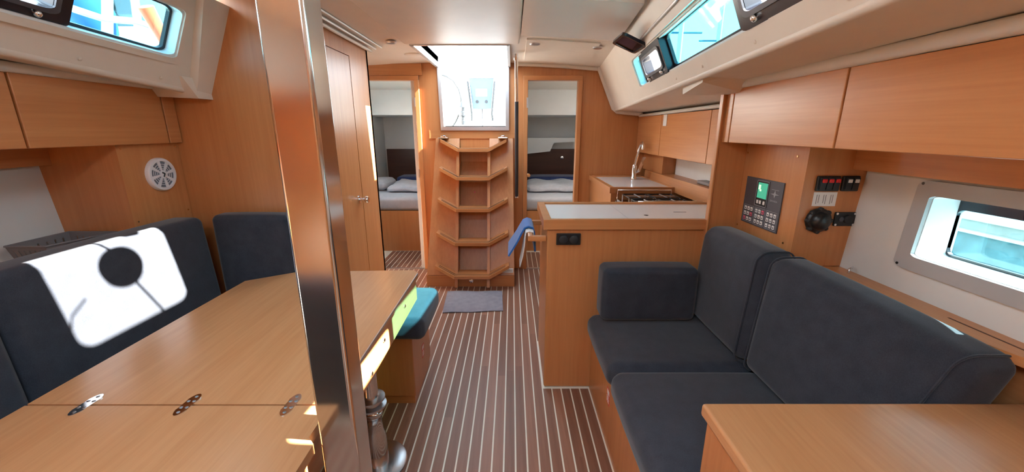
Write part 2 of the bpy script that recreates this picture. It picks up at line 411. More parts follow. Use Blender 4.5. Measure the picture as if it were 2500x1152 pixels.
# round headliner rails on top of the lockers
struct(B().tube([(.988, -.6, 1.600), (.988, 1.0, 1.598), (.988, 1.86, 1.592)], .020, 12).build('trim_8', 'hull_white'))
struct(B().tube([(-1.572, -.4, 1.592), (-1.572, 1.0, 1.592), (-1.572, 1.87, 1.588)], .017, 12).build('trim_9', 'hull_white'))
struct(B().tube([(1.20, 1.98, 1.535), (1.20, 3.9, 1.528)], .012, 10).build('trim_10', 'hull_white'))

# ================================================================== CEILING
def cz(X): return 2.0 - .05 * ((X + .378) / 1.18) ** 2
HOLES = [(-.675, -.037, 2.97, 3.935), (-.50, -.05, 1.03, 1.50), (-.70, -.06, -1.1, -.45)]
ysC = sorted({-1.6, .1, -1.1, .3, 1.03, 1.50, 1.95, 2.4, 2.74, 2.97, 3.4, 3.935, 3.97})
def CEIL(Y, s, d):
    xr = lin(Rt, Y)[0]; xl = lin(Lt, Y)[0]
    if s >= 3: X = -.03 + (xr + .02 + .03) * (s - 3)      # 3..4 right of hatch
    elif s <= 1: X = xl - .02 + (-.70 - xl + .02) * s
    else: X = {1: -.70, 1.5: -.675, 1.8: -.50, 2.6: -.04, 2.8: -.037, 3: -.03}[s]
    return Vector((X, Y, cz(X) + d))
sv = [0, .5, 1, 1.5, 1.8, 2.6, 2.8, 3, 3.33, 3.66, 4]
def chole(y, s):
    if 2.97 < y < 3.935 and 1.5 < s < 2.8: return True
    if 1.03 < y < 1.50 and 1.8 < s < 2.6: return True
    if -1.1 < y < .1 and 1 < s < 2.8: return True  # unseen forward roof opening, added for fill light
    return False
o = struct(B().shell(CEIL, ysC, sv, chole, .05).build('ceiling', 'liner'), 'beige cambered headliner')
portal((-.356, 3.45, 2.06), (0, 0, -1), .66, .98)
portal((-.356, 3.98, 1.73), (0, -1, 0), .66, .64)
portal((-.26, 1.25, 2.06), (0, 0, -1), .44, .46)
portal((-.38, -.5, 2.06), (0, 0, -1), .66, 1.2)
# sliding hatch garage panel on centreline
hp = B().rbox(-.735, .05, 1.96, 2.955, 1.962, 1.998, .012, 2)
o = hp.build('ceiling_panel', 'liner', None); struct(o, 'flat beige overhead panel ahead of the companionway hatch'); o.name = 'ceiling_hatch_panel'
# starboard ceiling: thick forward cross part and recessed panel with lights
def RC(Y, s, d):
    xr = lin(Rt, Y)[0]; X = .055 + (xr - .015 - .055) * s; return Vector((X, Y, cz(X) - d))
o = struct(B().shell(RC, [1.96, 2.2, 2.45, 2.62, 2.70], [0, .25, .5, .75, 1], off=.028).build('ceiling_crossbeam', 'gelcoat'), 'pale curved ceiling cross section beside the hatch panel')
struct(B().tube([RC(2.705, s, .013) for s in (0, .25, .5, .75, 1)], .0145, 10).build('trim_11', 'gelcoat'))
o = struct(B().shell(lambda Y, s, d: RC(Y, s, d) , [2.90, 3.2, 3.5, 3.72], [.07, .35, .6, .86], off=.010).build('ceiling_recess_panel', 'liner'), 'rectangular raised ceiling panel before the right cabin door')
struct(B().tube([RC(3.90, s, .01) for s in (0, .2, .4, .6, .8, 1)], .022, 10).build('trim_12', 'liner'))
struct(B().tube([PR(3.895, 1.0, .0), PR(3.895, .5, .0), PR(3.895, .06, .0), PR(3.895, -.03, .02), (1.06, 3.895, 1.562), (1.22, 3.895, 1.550)], .026, 10).build('trim_30', 'liner'), 'pale rounded flange where the cabin side meets the aft bulkhead')
def spot(x, y, lab):
    p = Vector((x, y, cz(x) - .010))
    t = thing('ceiling_spotlight', p, lab, 'light')
    B().lathe(p, (0, 0, -1), [(.036, -.004), (.036, .004), (.030, .008), (.024, .008)], 24).build('trim_ring', 'alu', t)
    B().lathe(p, (0, 0, -1), [(.023, .002), (.023, .0075)], 20).build('lens', 'laminate', t)
spot(.16, 3.02, 'flush round ceiling spotlight beside the companionway edge, in the right panel')
spot(.60, 3.02, 'flush round ceiling spotlight in the right panel near the sloping window side')
spot(-.83, 2.98, 'flush round ceiling spotlight beside the head compartment door')
tag(B().lathe((-.80, 3.50, cz(-.8)), (0, 0, -1), [(.075, -.005), (.075, .004), (.068, .010), (.03, .013)], 28).build('ceiling_vent', 'liner'), 'shallow round beige ceiling disc outside the left cabin door', 'vent')
# rails along head wall top
for i, (x, z, r) in enumerate(((-1.035, 1.958, .012), (-1.00, 1.972, .008), (-.955, 1.980, .006))):
    struct(B().tube([(x, 1.98, z), (x, 3.16, z)], r, 8).build('trim_%d' % (13 + i), 'gelcoat' if i else 'liner'))
# companionway hatch lining
f = struct(bpy.data.objects.new('window_4', None), 'open companionway hatch with grey metal frame above the steps'); COL.objects.link(f)
B().box(-.70, -.675, 2.95, 3.93, 1.955, 2.05).build('hatch_rail', 'grey_trim', f)
B().box(-.037, -.015, 2.95, 3.93, 1.955, 2.05).build('hatch_rail', 'grey_trim', f)
B().rbox(-.70, -.015, 2.945, 2.972, 1.955, 2.05, .006).build('hatch_lip', 'alu', f)
B().hexa([(-.675, 3.905, 1.40), (-.645, 3.905, 1.40), (-.645, 3.975, 1.40), (-.675, 3.975, 1.40), (-.69, 3.905, 2.02), (-.66, 3.905, 2.02), (-.66, 3.975, 2.02), (-.69, 3.975, 2.02)]).build('frame_side', 'alu', f)
B().box(-.060, -.028, 3.905, 3.975, 1.40, 2.02).build('frame_side', 'alu', f)
B().box(-.675, -.028, 3.900, 3.975, 1.395, 1.43).build('frame_sill', 'alu', f)
B().box(-.64, -.06, 3.955, 3.975, 1.43, 1.437).build('sill_track', 'black', f)
# saloon roof hatch over the table (throws the light patch on the back cushion)
rh = thing('roof_hatch', (-.26, 1.25, 2.06), 'open deck hatch in the headliner over the dining table', 'hatch')
B().ring(XY(2.045), (-.53, -.02, 1.0, 1.53), (-.495, -.043, 1.045, 1.495), .06, .05, 0, .03).build('frame', 'alu', rh)
B().lathe((-.262, 1.275, 2.085), (0, 0, 1), [(.078, 0), (.082, .012), (.06, .03), (.02, .035)], 32).build('shadow_cap', 'gelcoat', rh)  # unseen cap, arms and line, added to cast shadows in the light patch
B().tube([(-.50, 1.23, 2.08), (-.34, 1.262, 2.088)], .006, 8).build('shadow_arm', 'steel', rh)
B().tube([(-.19, 1.30, 2.088), (-.03, 1.36, 2.08)], .006, 8).build('shadow_arm', 'steel', rh)
B().tube([(-.10, 1.03, 2.08), (-.16, 1.06, 2.09), (-.20, 1.12, 2.09)], .004, 8).build('shadow_cord', 'line_grey', rh)
B().tube([(-.43, 1.42, 2.075), (-.40, 1.40, 2.085), (-.405, 1.36, 2.085), (-.44, 1.34, 2.085), (-.46, 1.37, 2.078)], .011, 8).build('handle', 'black', rh)  # cleat-shaped loop, added to cast its shadow in the patch
# ================================================================== WALLS
DL = (-1.376, -.897, 0, 1.85); DR = (.141, .620, 0, 1.85)
def aftskip(x, z):
    if DL[0] < x < DL[1] and z < 1.85: return True
    if DR[0] < x < DR[1] and z < 1.85: return True
    return -.675 < x < -.037 and z > 1.40
xs = sorted({-1.98, -1.66, DL[0], DL[1], -.79, -.675, -.037, .03, DR[0], DR[1], .8, .90, .967, 1.225, 1.45})
o = struct(B().shell(lambda x, z, d: Vector((x, 3.93 + d, z)), xs, [0, 1.40, 1.50, 1.574, 1.85, 1.95, 2.0], lambda x, z: aftskip(x, z) or (x > .967 and z > 1.6) or (x < -1.66 and z > 1.6), .03).build('wall_aft', 'wood_z'), 'wooden aft bulkhead with two cabin doorways and the companionway')
def doorframe(nm, d, lab):
    r = struct(bpy.data.objects.new(nm, None), lab); COL.objects.link(r)
    x0, x1, _, z1 = d; w = .035
    B().rbox(x0 - w, x0 + .008, 3.905, 3.985, 0, z1 + w, .006).build('jamb', 'wood_z', r)
    B().rbox(x1 - .008, x1 + w, 3.905, 3.985, 0, z1 + w, .006).build('jamb', 'wood_z', r)
    B().rbox(x0 - w, x1 + w, 3.903, 3.985, z1 - .008, z1 + w, .006).build('lintel', 'wood_x', r)
    B().box(x0, x1, 3.915, 3.945, 0.0, .006).build('threshold', 'alu', r)
    return r
d1 = doorframe('door_1', DL, 'open doorway to the left aft cabin with hinge plates')
d2 = doorframe('door_2', DR, 'open doorway to the right aft cabin beside the galley')
for z in (1.66, 1.00):
    B().box(DL[1] - .016, DL[1] - .004, 3.897, 3.907, z - .05, z + .03).build('hinge', 'alu', d1)
B().box(DR[0] - .004, DR[0] + .012, 3.897, 3.907, 1.60, 1.69).build('hinge', 'alu', d2)
B().lathe((DR[0] + .02, 3.96, .97), (0, -1, 0), [(.012, 0), (.012, .03), (.018, .036), (.018, .05)], 16).build('knob', 'chrome', d2)
B().box(DL[0] - .035, DL[1] + .07, 3.90, 3.93, 1.885, 1.985).build('header', 'wood_x', d1)
# left bulkhead, head compartment wall + door
struct(B().prism([(-1.98, 0), (-1.06, 0), (-1.06, 2.02), (-1.28, 2.0), (-1.44, 1.60), (-1.98, 1.60)], .03, XZ(1.95)).build('wall_left_bulkhead', 'wood_z'), 'tall reddish wooden bulkhead behind the dinette')
DH = (2.18, 2.80, .06, 1.866)
o = struct(B().shell(lambda y, z, d: Vector((-1.06 - d, y, z)), sorted({1.95, DH[0], DH[1], 3.15}), [0, DH[2], DH[3], 1.985], lambda y, z: DH[0] < y < DH[1] and DH[2] < z < DH[3], .03).build('wall_head', 'wood_z'), 'wooden side wall of the head compartment')
struct(box(-1.55, -1.06, 3.12, 3.15, 0, 1.97).build('wall_head_aft', 'wood_z'))
dh = struct(bpy.data.objects.new('door_3', None), 'narrow wooden head compartment door with a chrome knob'); COL.objects.link(dh)
box(-1.082, -1.062, DH[0] + .004, DH[1] - .004, DH[2] + .004, DH[3] - .004).build('leaf', 'wood_z', dh)
B().box(-1.092, -1.088, DH[0], DH[1], DH[2], DH[3]).build('gap_back', 'gap', dh)
kz = atX(882, 490, -1.03).z
k_ = B().lathe((-1.062, 2.735, kz), (1, 0, 0), [(.026, 0), (.026, .006), (.011, .010), (.010, .035), (.022, .042), (.026, .055), (.020, .066), (.004, .068)], 20).build('knob', 'chrome', dh)
# outer hull, deck edges and forward end
struct(box(-2.03, -1.98, -1.6, 3.96, -.05, 1.64).build('wall_left', 'hull_white'), 'left hull side')
HW = (.90, 1.27, .985, 1.175)
struct(B().shell(lambda y, z, d: Vector((1.43 + d, y, z)), sorted({-1.6, HW[0], HW[1], 4.0}), [-.05, HW[2], HW[3], 1.66], lambda y, z: HW[0] < y < HW[1] and HW[2] < z < HW[3], .04).build('wall_right', 'hull_white'), 'right hull side')
struct(box(-2.03, 1.47, -1.64, -1.6, -.05, 2.05).build('wall_forward', 'wood_z'), 'wooden forward bulkhead')
# inner hull liner panels
def linmap(xb, zb, xt, zt):
    def P(y, k, d): return Vector((xb + (xt - xb) * k + d, y, zb + (zt - zb) * k))
    return P
LRm = linmap(1.317, .87, 1.345, 1.30)
BW = (.87, 1.262, .268, .80)
struct(B().shell(LRm, sorted({-1.55, BW[0], BW[1], 1.515}), [0, BW[2], BW[3], 1], lambda y, k: BW[0] < y < BW[1] and BW[2] < k < BW[3], .02).build('wall_right_liner', 'hull_white'), 'white hull lining panel above the sofa ledge around the hull window')
struct(B().shell(linmap(-1.90, .92, -1.935, 1.30), [-1.55, .8, 1.64], [0, .5, 1], off=-.02).build('wall_left_liner', 'hull_white'), 'white hull lining panel behind the dinette ledge')
# hull window
w3 = struct(bpy.data.objects.new('window_3', None), 'rectangular hull window in a grey bezel above the sofa, looking onto the quay'); COL.objects.link(w3)
B().ring(LRm, (BW[0] - .04, BW[1] + .035, BW[2] - .075, BW[3] + .07), (BW[0] + .01, BW[1] - .012, BW[2] + .03, BW[3] - .035), .045, .025, -.014, .004).build('bezel', 'grey_trim', w3)
def revm(u, v, d): return LRm(u, v, d)
B().ring(lambda u, v, d: Vector((LRm(u, v, 0).x + d, u, LRm(u, v, 0).z)), (BW[0] - .02, BW[1] + .02, BW[2] - .03, BW[3] + .03), (BW[0] + .012, BW[1] - .014, BW[2] + .034, BW[3] - .04), .03, .022, .0, .11).build('reveal', 'reveal', w3)
Wm = lambda u, v, d: Vector((1.425 + d, u, v))
B().ring(Wm, (HW[0] - .02, HW[1] + .02, HW[2] - .02, HW[3] + .02), (HW[0] + .02, HW[1] - .022, HW[2] + .022, HW[3] - .02), .03, .02, 0, .012).build('gasket', 'frame_black', w3)
B().box(1.434, 1.438, HW[0], HW[1], HW[2], HW[3]).build('pane', 'glass_teal', w3)
for y, k in ((BW[1] + .02, BW[2] - .05), (BW[1] + .02, BW[3] + .045)):
    B().lathe(LRm(y, k, -.013), (-1, 0, 0), [(.0045, 0), (.0045, .002)], 10).build('screw', 'black', w3)
portal((1.50, 1.085, 1.08), (-1, 0, 0), .40, .20)
# ledges and fascias
struct(B().prism([(1.245, -1.55), (1.335, -1.55), (1.335, 1.515), (1.085, 1.515), (1.085, 1.40), (1.235, .84)], .025, XY(.845)).build('trim_16', 'wood_y'), 'wooden ledge behind the sofa back cushions')
B().box(1.272, 1.278, .2, 1.06, .8695, .8705).build('lid_gap', 'gap', bpy.data.objects['trim_16'])
tag(B().tube([(1.285, 1.43, .872), (1.285, 1.43, .889), (1.295, 1.43, .892), (1.305, 1.44, .892)], .0035, 8).build('hook', 'chrome'), 'tiny chrome hook at the foot of the hull lining on the sofa ledge', 'hook')
struct(box(-1.92, -1.53, -1.55, 1.64, .895, .92).build('trim_17', 'wood_y'), 'wooden ledge behind the dinette back cushions')
struct(box(1.285, 1.30, -1.55, 1.515, 1.256, 1.346).build('trim_18', 'wood_y'), 'wooden fascia board under the sofa lockers')
struct(box(-1.89, -1.875, -1.55, 1.64, 1.262, 1.343).build('trim_19', 'wood_y'), 'wooden fascia board under the dinette lockers')

# ================================================================== MAST POST
mast = thing('mast_post', (-.394, .785, 0), 'polished square steel mast support post standing beside the dining table', 'post')
B().rbox(-.436, -.352, .748, .822, .0, 2.0, .008, 3).build('tube', 'steel', mast)
B().rbox(-.47, -.32, .715, .855, 0.0, .012, .004).build('foot_plate', 'steel', mast)

# ================================================================== DINING TABLE
TZ = .72
tb = thing('dining_table', (-.85, .95, 0), 'large wooden folding dining table on a steel pedestal in front of the L-shaped navy seat', 'table')
far = [(-1.244, .874), (-.465, .874), (-.465, 1.845), (-.490, 1.882), (-1.06, 1.86), (-1.244, 1.735)]
near = [(-1.244, .625), (-.445, .625), (-.445, .74), (-.465, .76), (-.465, .868), (-1.244, .868)]
def slab(poly, z0, z1): return B().prism(poly, z1 - z0, XY(z0))
lf_ = slab(far, .695, TZ).build('leaf', 'wood_table', tb); ln_ = slab(near, .695, TZ).build('leaf', 'wood_table', tb)
slab([(-1.20, .66), (-.475, .66), (-.475, 1.84), (-.50, 1.86), (-1.06, 1.83), (-1.20, 1.71)], .583, .693).build('apron', 'wood_y', tb)
B().box(-.4655, -.4625, .876, 1.842, .712, .7205).build('edge_strip', 'alu', tb)
for yy in (1.86, 1.43, 1.13, .98):
    pass
for px, py in ((1025, 688), (990, 747), (940, 830), (910, 912)):
    p = atX(px, py, -.470); zz = max(.60, min(.685, p.z))
    B().lathe((-.475, min(p.y, 1.835), zz), (1, 0, 0), [(.008, 0), (.008, .004), (.004, .006)], 12).build('latch', 'chrome', tb)
for px, py in ((198, 997), (459, 988), (717, 980)):
    p = atZ(px, py, TZ); x = p.x
    h = B(); pts = []
    for k in range(24):
        a = k * math.pi / 12; rr = .020 if abs(math.sin(a)) > .45 else .0165
        pts.append((x + .0165 * math.cos(a) * (1 - .18 * (abs(math.sin(a)) < .35)), .871 + .042 * math.sin(a)))
    hg = h.prism(pts, .0022, XY(TZ)).build('hinge', 'chrome', tb)
    for dx, dy in ((-.007, .012), (.007, .012), (0, .030), (-.007, -.012), (.007, -.012), (0, -.030)):
        B().lathe((x + dx, .871 + dy, TZ + .002), (0, 0, 1), [(.0042, 0), (.0042, .0006), (.002, .0012)], 10).build('screw', 'brushed', hg)
for cx, cy in ((-.585, 1.42), (-.72, .82)):
    B().lathe((cx, cy, 0), (0, 0, 1), [(.125, 0), (.125, .006), (.12, .010), (.05, .012)], 36).build('base_plate', 'brushed', tb)
    B().lathe((cx, cy, 0), (0, 0, 1), [(.048, .011), (.046, .14), (.036, .17), (.036, .24), (.042, .245), (.042, .262), (.036, .266), (.030, .30), (.030, .585)], 24).build('column', 'steel', tb)
    B().lathe((cx, cy, 0), (0, 0, 1), [(.040, .285), (.060, .29), (.060, .298), (.040, .303), (.040, .318), (.056, .322), (.056, .33), (.03, .335)], 24).build('collar', 'brushed', tb)

# ================================================================== STOOL
st = thing('centre_stool', (-.63, 1.98, 0), 'wooden box stool with an upholstered top at the aft end of the table', 'stool')
B().rbox(-.775, -.505, 1.80, 2.19, .045, .385, .006).build('box', 'wood_z', st)
B().box(-.765, -.512, 1.808, 2.18, 0.0, .045).build('plinth', 'wood_x', st)
B().cushion(-.795, -.435, 1.765, 2.20, .386, .505, .035, .006).build('cushion', 'navy', st)
def sticker(nm, M, par):
    p = B().prism([(0, 0), (.05, 0), (.05, .075), (0, .075)], .001, M).build('sticker', 'red_sticker', par)
    s = B()
    for q in ((.008, .046, .042, .068), (.008, .008, .016, .038), (.020, .008, .042, .014), (.020, .020, .042, .025), (.020, .031, .036, .036)):
        s.prism([(q[0], q[1]), (q[2], q[1]), (q[2], q[3]), (q[0], q[3])], .0016, M)
    s.build('pictogram', 'paper', p)
sticker('s', lambda u, v, d: Vector((-.505 + d, 1.985 + u, .155 + v)), st)

# ================================================================== DINETTE SEAT (left)
tag(box(-1.97, -1.0, .1, 1.945, 0, .40).build('dinette_bench', 'wood_y'), 'long wooden bench box of the dinette along the hull', 'bench')
tag(box(-.998, -.83, 1.45, 1.945, 0, .40).build('dinette_bench', 'wood_x'), 'short wooden bench box of the dinette against the bulkhead', 'bench')
tag(box(-1.93, -1.60, .1, 1.64, .402, .893).build('back_locker', 'wood_y'), 'wooden locker box behind the dinette back cushions', 'locker')

for a, b, lab in ((.12, 1.0, 'navy seat cushion of the dinette on the forward stretch'), (1.01, 1.80, 'navy seat cushion of the dinette below the sunlit backrest')):
    tag(B().cushion(-1.44, -.98, a, b, .404, .51, .03).build('seat_cushion', 'navy'), lab, 'cushion', 'dinette seat cushions')
tag(B().cushion(-.975, -.84, 1.40, 1.80, .404, .51, .03).build('seat_cushion', 'navy'), 'short navy seat cushion of the dinette against the bulkhead', 'cushion', 'dinette seat cushions')
lean = lambda x, y, z: (x - .03 * (z - .5) / .5, y, z)
tag(B().cushion(-1.565, -1.425, 1.03, 1.835, .515, 1.005, .03, .006, lean).build('back_cushion', 'navy'), 'navy back cushion along the hull with the bright sunlit patch', 'cushion', 'dinette back cushions')
tag(B().cushion(-1.565, -1.425, .2, 1.022, .515, 1.005, .03, .006, lean).build('back_cushion', 'navy'), 'navy back cushion along the hull, forward of the sunlit one', 'cushion', 'dinette back cushions')
tag(B().cushion(-1.435, -1.07, 1.842, 1.945, .515, 1.005, .025, .006).build('back_cushion', 'navy'), 'navy back cushion standing against the wooden bulkhead', 'cushion', 'dinette back cushions')
tag(B().cushion(-1.40, -.72, -.34, -.2, .402, .72, .03).build('back_cushion', 'navy'), 'low navy cushion added out of view for the mast reflection', 'cushion')  # unseen dark block, added so the polished post reflects it
tag(B().rbox(-1.40, -.72, -.34, -.2, .0, .40, .02).build('reflection_block', 'navy'), 'navy base block added out of view for the mast reflection', 'bench')  # lower half of the added block reflected in the post

# ================================================================== OVERHEAD LOCKERS
def locker(nm, X, Xb, y0, y1, z0, z1, lab, grp, door=True, ten=0):
    t = thing(nm, ((X + Xb) / 2, (y0 + y1) / 2, z0), lab, 'locker', grp)
    s = 1 if Xb > X else -1
    B().box(min(X + s * .02, Xb), max(X + s * .02, Xb), y0, y1, z0 + .0, z1).build('body', 'wood_y', t)
    B().rbox(min(X, X + s * .019), max(X, X + s * .019), y0 + .0025, y1 - .0025, z0 - .004, z1 + .002, .003).build('door', 'wood_y', t)
    return t
gR, gL, gG = 'overhead lockers above the sofa', 'overhead lockers above the dinette', 'overhead lockers above the galley'
locker('overhead_locker', .985, 1.36, 1.862, 1.92, 1.348, 1.575, 'narrow wooden end panel of the sofa lockers beside the galley partition', gR)
locker('overhead_locker', .985, 1.36, 1.247, 1.860, 1.348, 1.575, 'wooden overhead locker above the black instrument panel', gR)
locker('overhead_locker', .985, 1.36, .35, 1.245, 1.348, 1.575, 'long wooden overhead locker above the grey hull window', gR)
locker('overhead_locker', .985, 1.36, -.60, .348, 1.348, 1.575, 'wooden overhead locker forward of the hull window', gR)
locker('overhead_locker', -1.57, -1.96, -.40, .498, 1.345, 1.572, 'forward wooden overhead locker above the dinette end', gL)
locker('overhead_locker', -1.57, -1.96, 1.876, 1.948, 1.345, 1.572, 'narrow wooden end panel of the dinette lockers beside the bulkhead', gL)
locker('overhead_locker', -1.57, -1.96, 1.322, 1.874, 1.345, 1.572, 'wooden overhead locker above the round white speaker', gL)
locker('overhead_locker', -1.57, -1.96, .5, 1.320, 1.345, 1.572, 'wooden overhead locker above the dinette, forward of the speaker', gL)
locker('overhead_locker', 1.20, 1.41, 3.32, 3.925, 1.20, 1.515, 'wooden galley locker in the corner behind the tap', gG)
lk = locker('overhead_locker', 1.20, 1.41, 2.50, 3.318, 1.20, 1.515, 'wide wooden galley locker above the stove with a white tag', gG)
B().box(1.196, 1.1995, 3.20, 3.27, 1.43, 1.515).build('tag', 'paper', lk)
locker('overhead_locker', 1.20, 1.41, 1.96, 2.498, 1.20, 1.515, 'wooden galley locker next to the partition', gG)

# ================================================================== CONSOLES
sc = thing('speaker_console', (-1.77, 1.8, .92), 'wooden corner console between the dinette ledge and lockers, carrying the speaker', 'console')
B().box(-1.93, -1.60, 1.64, 1.948, .92, 1.345).build('body', 'wood_z', sc)
for y, z in ((1.66, 1.325), (1.93, 1.325), (1.66, 1.02), (1.93, 1.02)):
    B().lathe((-1.60, y, z), (1, 0, 0), [(.004, 0), (.004, .002)], 8).build('screw', 'brass', sc)
nc = thing('instrument_console', (1.22, 1.7, .87), 'wooden corner console carrying the black instrument panel and switches', 'console')
B().box(1.11, 1.36, 1.512, 1.918, .872, 1.346).build('body', 'wood_z', nc)
for px, py in ((1820, 372), (1948, 382), (1795, 545), (1912, 593)):
    p = atX(px, py, 1.11); B().lathe((1.11, min(1.905, max(1.525, p.y)), p.z), (-1, 0, 0), [(.0045, 0), (.0045, .002)], 10).build('screw', 'brass', nc)
# speaker
sp = thing('round_speaker', (-1.60, 1.815, 1.205), 'round white marine speaker with radial grille on the wooden console', 'speaker')
c = Vector((-1.60, 1.815, 1.205))
B().lathe(c, (1, 0, 0), [(.074, 0), (.074, .012), (.070, .018), (.060, .019), (.058, .014), (.058, .001)], 36).build('rim', 'white_plastic', sp)
B().lathe(c, (1, 0, 0), [(.058, .010), (.058, .0135)], 36).build('grille', 'grille', sp)
for k in range(8):
    a = k * math.pi / 4 + .2; d = Vector((0, math.cos(a), math.sin(a))); e = Vector((0, -math.sin(a), math.cos(a)))
    p0 = c + d * .012; p1 = c + d * .060
    s_ = B().hexa([p0 - e * .0025 + Vector((.013, 0, 0)), p0 + e * .0025 + Vector((.013, 0, 0)), p1 + e * .0075 + Vector((.013, 0, 0)), p1 - e * .0075 + Vector((.013, 0, 0)),
                   p0 - e * .0025 + Vector((.0185, 0, 0)), p0 + e * .0025 + Vector((.0185, 0, 0)), p1 + e * .0075 + Vector((.0175, 0, 0)), p1 - e * .0075 + Vector((.0175, 0, 0))]).build('spoke', 'white_plastic', sp)
for rr in (.026, .036, .046):
    B().tube([c + Vector((.0145, rr * math.cos(q * math.pi / 16), rr * math.sin(q * math.pi / 16))) for q in range(33)], .0012, 5, False).build('grille_ring', 'white_plastic', sp)
B().lathe(c, (1, 0, 0), [(.018, .013), (.018, .019), (.014, .0205)], 20).build('hub', 'white_plastic', sp)
for a0, a1 in (((-.008, .009), (.004, .003)), ((.004, .003), (-.003, -.011))):
    B().tube([c + Vector((.0212, a0[0], a0[1])), c + Vector((.0212, a1[0], a1[1]))], .0032, 6).build('emblem', 'black', sp)
# basket
bk = thing('storage_basket', (-1.76, 1.50, .92), 'dark grey plastic storage basket on the dinette ledge', 'basket')
BA = [(-1.86, 1.42), (-1.70, 1.36), (-1.64, 1.585), (-1.82, 1.625)]
BA = [(-1.865, 1.40), (-1.715, 1.40), (-1.665, 1.62), (-1.865, 1.62)]
def bask():
    b = B(); cx, cy = -1.775, 1.51; zb, zt = .9215, .985
    lo = [Vector((cx + (x - cx) * .86, cy + (y - cy) * .9, zb)) for x, y in BA]; hi = [Vector((x, y, zt)) for x, y in BA]
    b.hexa(lo + [p + Vector((0, 0, .004)) for p in lo]).build('bottom', 'basket', bk)
    for i in range(4):
        j = (i + 1) % 4; n = 7
        w = B(); nn = Vector((cx, cy, 0)) - (hi[i] + hi[j]) / 2; nn.z = 0; nn = nn.normalized() * .003
        def P(u, v, d): return lo[i].lerp(lo[j], u).lerp(hi[i].lerp(hi[j], u), v) + nn * d
        us = [0]
        for q in range(6): us += [.12 + q * .14, .155 + q * .14]
        us.append(1)
        w.shell(P, us, [0, .25, .75, 1], lambda u, v: .25 < v < .75 and any(.12 + q * .14 < u < .155 + q * .14 for q in range(6)), 1.0).build('side', 'basket', bk)
    B().tube(hi + [hi[0]], .004, 8).build('rim', 'basket', bk)
bask()
# instrument panel on the inboard face
ip = thing('switchboard', (1.11, 1.74, 1.085), 'black electrical panel with green screen and rows of small buttons', 'panel')
PM = lambda u, v, d: Vector((1.11 - d, 1.873 - u, .979 + v))      # u 0..262mm aft->fwd, v up
def pr(u0, u1, v0, v1, d0, d1): return B().prism([(u0, v0), (u1, v0), (u1, v1), (u0, v1)], d1 - d0, lambda u, v, d: PM(u, v, d + d0))
pr(0, .262, 0, .212, 0, .005).build('plate', 'panel_grey', ip)
dsp = pr(.088, .172, .092, .205, .005, .007).build('display_frame', 'black', ip)
B().ring(lambda u, v, d: PM(u, v, d + .007), (.088, .172, .092, .205), (.0905, .1695, .0945, .2025), .004, .003, 0, .0008).build('frame_line', 'line_grey', dsp)
pr(.098, .164, .128, .196, .007, .0078).build('screen', 'screen_green', dsp)
pr(.103, .118, .165, .186, .0078, .0082).build('screen_icon', 'screen_white', dsp)
pr(.112, .124, .158, .167, .0078, .0082).build('screen_icon', 'screen_white', dsp)
for u in (.102, .122, .148): pr(u, u + .012, .103, .118, .007, .009).build('button', 'paper', dsp)
for b in range(3):
    u0 = .010 + b * .084
    B().ring(lambda u, v, d: PM(u, v, d + .005), (u0, u0 + .076, .006, .084), (u0 + .0015, u0 + .0745, .0075, .0825), .003, .003, 0, .0008).build('group_line', 'line_grey', ip)
    for i in range(3):
        for j in range(3):
            red = (b, i, j) in ((0, 2, 1), (1, 2, 2), (0, 0, 0))
            k = pr(u0 + .008 + i * .023, u0 + .022 + i * .023, .013 + j * .024, .029 + j * .024, .005, .0072).build('breaker', 'paper' if not red else 'pink', ip)
            pr(u0 + .011 + i * .023, u0 + .019 + i * .023, .017 + j * .024, .022 + j * .024, .0072, .0076).build('symbol', 'panel_grey', k)
lg = B().prism([PM(0, 0, 0) and (.186, .158), (.208, .155), (.214, .142), (.220, .155), (.242, .158), (.220, .161), (.214, .175), (.208, .161)], .0006, lambda u, v, d: PM(u, v, d + .005)).build('emblem', 'line_grey', ip)
pr(.190, .238, .176, .1775, .005, .0056).build('emblem_bar', 'line_grey', ip)
fc = bpy.data.curves.new('lettering', 'FONT'); fc.body = 'BAVARIA'; fc.size = .0125; fc.extrude = .0002; fc.align_x = 'CENTER'
fo = bpy.data.objects.new('lettering', fc); COL.objects.link(fo)
me = bpy.data.meshes.new_from_object(fo.evaluated_get(bpy.context.evaluated_depsgraph_get())); bpy.data.objects.remove(fo)
for v in me.vertices: v.co = PM(.214 + v.co.x, .125 + v.co.y, .0055 + v.co.z) - Vector(ip['_o'])
me.materials.clear(); me.materials.append(MATS['line_grey'])
fo = bpy.data.objects.new('lettering', me); COL.objects.link(fo); fo.parent = ip
